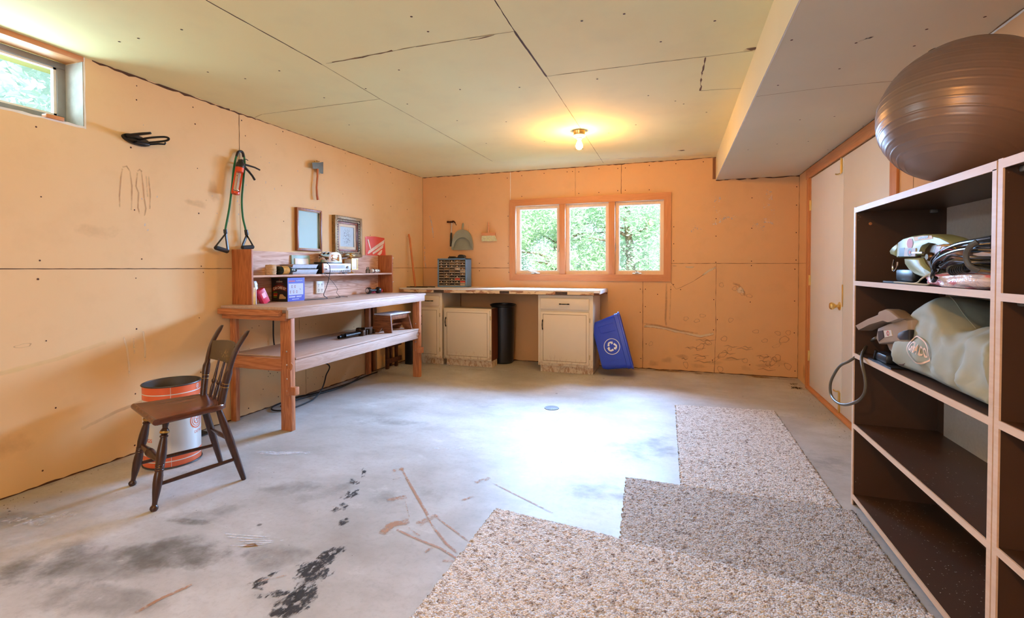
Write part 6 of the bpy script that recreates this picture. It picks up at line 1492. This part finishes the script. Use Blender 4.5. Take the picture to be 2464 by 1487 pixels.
# card box behind
bxx = thing('card_box', 'flat tan cardboard box printed with black marks behind the beige saw', 'box', (1.19, 2.6, z2))
ya_, yb_2 = at(2150,760,'x',1.165).y, at(2233,760,'x',1.165).y; zt_ = at(2190,744,'x',1.165).z
MB().box(1.165, 1.207, yb_2, ya_, z2+.0005, zt_, .001).build('carton', plain('tan_card', '#a98f6e', .7), bxx)
c = at(2219, 755, 'x', 1.1645)
MB().add([c+Vector((-.0004, .018*math.cos(2*PI*k/6)*r, .018*math.sin(2*PI*k/6)*r)) for r in (1, .6) for k in range(6)], [(k, (k+1) % 6, 6+(k+1) % 6, 6+k) for k in range(6)]).build('hexagon_mark', black_m, bxx)
mb = MB()
for u0, u1, v in ((2176,2205,751),(2178,2203,754),(2174,2208,758),(2176,2206,760)):
    a = at(u0, v, 'x', 1.1644); b = at(u1, v, 'x', 1.1644); mb.add([a, b, b+Vector((0, 0, .003)), a+Vector((0, 0, .003))], [(0, 1, 2, 3)])
mb.build('small_print', plain('print_grey', '#4c4238', .7), bxx)
# grey green cloth bag
n = NT('bag_cloth'); c = n.mix(n.noise(3, 4), (.31, .33, .26), (.38, .40, .33)); n.color(c); n.set(Roughness=.75); n.bump(n.noise(7, 3, dist=.4), .25, .015)
bag = thing('cloth_bag', 'stuffed grey green nylon bag with an oval printed emblem on the shelf', 'bag', (1.0, 2.05, z2))
rd = random.Random(2); yB0, yB1 = 1.775, 2.52; NU, NV = 90, 44
folds = [(rd.uniform(-1, 1), rd.uniform(-1, 1), rd.uniform(.05, .14), rd.uniform(0, PI)) for _ in range(22)]
def bagpt(u, v):
    # u 0..1 along y from far tip to divider, v angle around section
    y = yB1+(yB0-yB1)*u
    top = .30*(min(1, .52+u*1.4)) if u < .35 else .30
    top = .275+.03*math.sin(u*6)-.02*math.sin(u*13)
    if u < .18: top *= .52+.48*(u/.18)**.6
    if u > .85: top *= 1-.12*((u-.85)/.15)
    a = v*2*PI; ca, sa = math.cos(a), math.sin(a)
    cx = 1.02; rx = .150*(min(1, (u+.02)/.09)**.5)
    e = .62
    x = cx-rx*math.copysign(abs(ca)**e, ca); zz = z2+.001+top/2+top/2*math.copysign(abs(sa)**e, sa)
    x += .035*(zz-z2)/.3                      # leans back
    d = 0
    for fu, fv, w_, an in folds:
        q = ((u*2-1-fu)*math.cos(an)+(ca*.5+sa*.9-fv)*math.sin(an)); d += .010*math.exp(-(q/w_)**2)*math.sin(fu*9)
    d += .007*math.sin(9*u+4*sa+2)*math.cos(5*u-3*sa)
    if sa < -.55: d *= .2
    x -= d*ca*1.5 if ca > 0 else 0; zz += d*max(sa, 0)*1.2
    return Vector((min(x, 1.205), y, max(zz, z2+.0008)))
vs = [bagpt(i/NU, k/NV) for i in range(NU+1) for k in range(NV)]
MB().add(vs, [(i*NV+k, i*NV+(k+1) % NV, (i+1)*NV+(k+1) % NV, (i+1)*NV+k) for i in range(NU) for k in range(NV)]+[tuple(range(NV))[::-1], tuple(NU*NV+k for k in range(NV))]).build('bag_body', n.m, bag, ang=180)
def bagsurf(p):     # put lettering on the bag's front: local x along -y, y up
    u = (yB1-p[0])/(yB1-yB0); zt = p[1]; lo, hi = -.24, .24
    pv = bagpt(u, -.24)
    for k in range(1, 90):
        q = bagpt(u, -.24+.48*k/89)
        if q.z >= zt:
            f = (zt-pv.z)/max(q.z-pv.z, 1e-6); return pv.lerp(q, min(1, max(0, f)))+Vector((-.005, 0, 0))
        pv = q
    return pv+Vector((-.005, 0, 0))
yc, zc_ = at(2197, 838, 'x', .885).y-.035, at(2197, 838, 'x', .885).z
pr_m = plain('bag_print', '#e8c8b4', .6)
n_ = 40; el = []
mb = MB(); vs = []
for r in (1, .90):
    for k in range(n_):
        a = 2*PI*k/n_; dy = .078*math.cos(a)*r; dz = .052*math.sin(a)*r+.25*dy*-.4
        vs.append(bagsurf((yc-dy, zc_+dz)))
mb.add(vs, [(k, (k+1) % n_, n_+(k+1) % n_, n_+k) for k in range(n_)]); mb.build('oval_emblem', pr_m, bag)
text_mb('GRACO', .050, None, squeeze=.70, bold=.0012, fn=lambda p: bagsurf((yc-p.x, zc_+p.y-.12*p.x))).build('lettering', pr_m, bag)
MB().tube(smooth([bagpt(.2+.1*k, .20)+Vector((-.001, 0, .002)) for k in range(5)], 4), .0018, 6).build('seam_piping', n.m, bag)
o = lumpy('dark_cloth', plain('navy_cloth', (.015, .02, .03), .6), 1.12, 1.90, 1.075, .05, .11, .024, bag, .2, 6)

# ================================================================ litter on the floor
mb = MB(); rd = random.Random(31)
def chip(x, y, s_):
    a = rd.random()*6.28; d = Vector((math.cos(a), math.sin(a), 0))*s_; e = Vector((-math.sin(a), math.cos(a), 0))*s_*.35
    p = Vector((x, y, .001)); t = Vector((0, 0, s_*.4)); mb.add([p-d, p-e, p+d, p+e, p+t], [(0, 1, 4), (1, 2, 4), (2, 3, 4), (3, 0, 4), (3, 2, 1, 0)])
for k in range(60): chip(-3.22+rd.gauss(0, .07), 1.36+rd.gauss(0, .14), rd.uniform(.003, .007))
for k in range(40): chip(-3.29+rd.gauss(0, .02), rd.uniform(1.2, 2.9), rd.uniform(.002, .005))
for k in range(120): chip(rd.uniform(-2.8, -.4), 5.32-abs(rd.gauss(0, .06)), rd.uniform(.002, .006))
for k in range(90): chip(rd.uniform(-.4, 1.24), YB-.04-abs(rd.gauss(0, .08)), rd.uniform(.002, .006))
for k in range(90): chip(XR-.06-abs(rd.gauss(0, .05)), rd.uniform(3.7, 5.8), rd.uniform(.002, .007))
for k in range(60): chip(-3.2+rd.gauss(0, .1), 5.0+rd.gauss(0, .15), rd.uniform(.003, .007))
for k in range(40): chip(-2.45+rd.gauss(0, .3), 2.0+rd.gauss(0, .2), rd.uniform(.002, .004))
for k in range(30): chip(rd.uniform(-3, .4), rd.uniform(1.5, 5), rd.uniform(.002, .004))
o = mb.build('floor_litter', plain('chip_brown', '#5a4a3c', .9, var=.6, scale=90)); tag(o, 'small dark crumbs and wood chips scattered along the edges of the concrete floor', 'litter', kind='stuff')
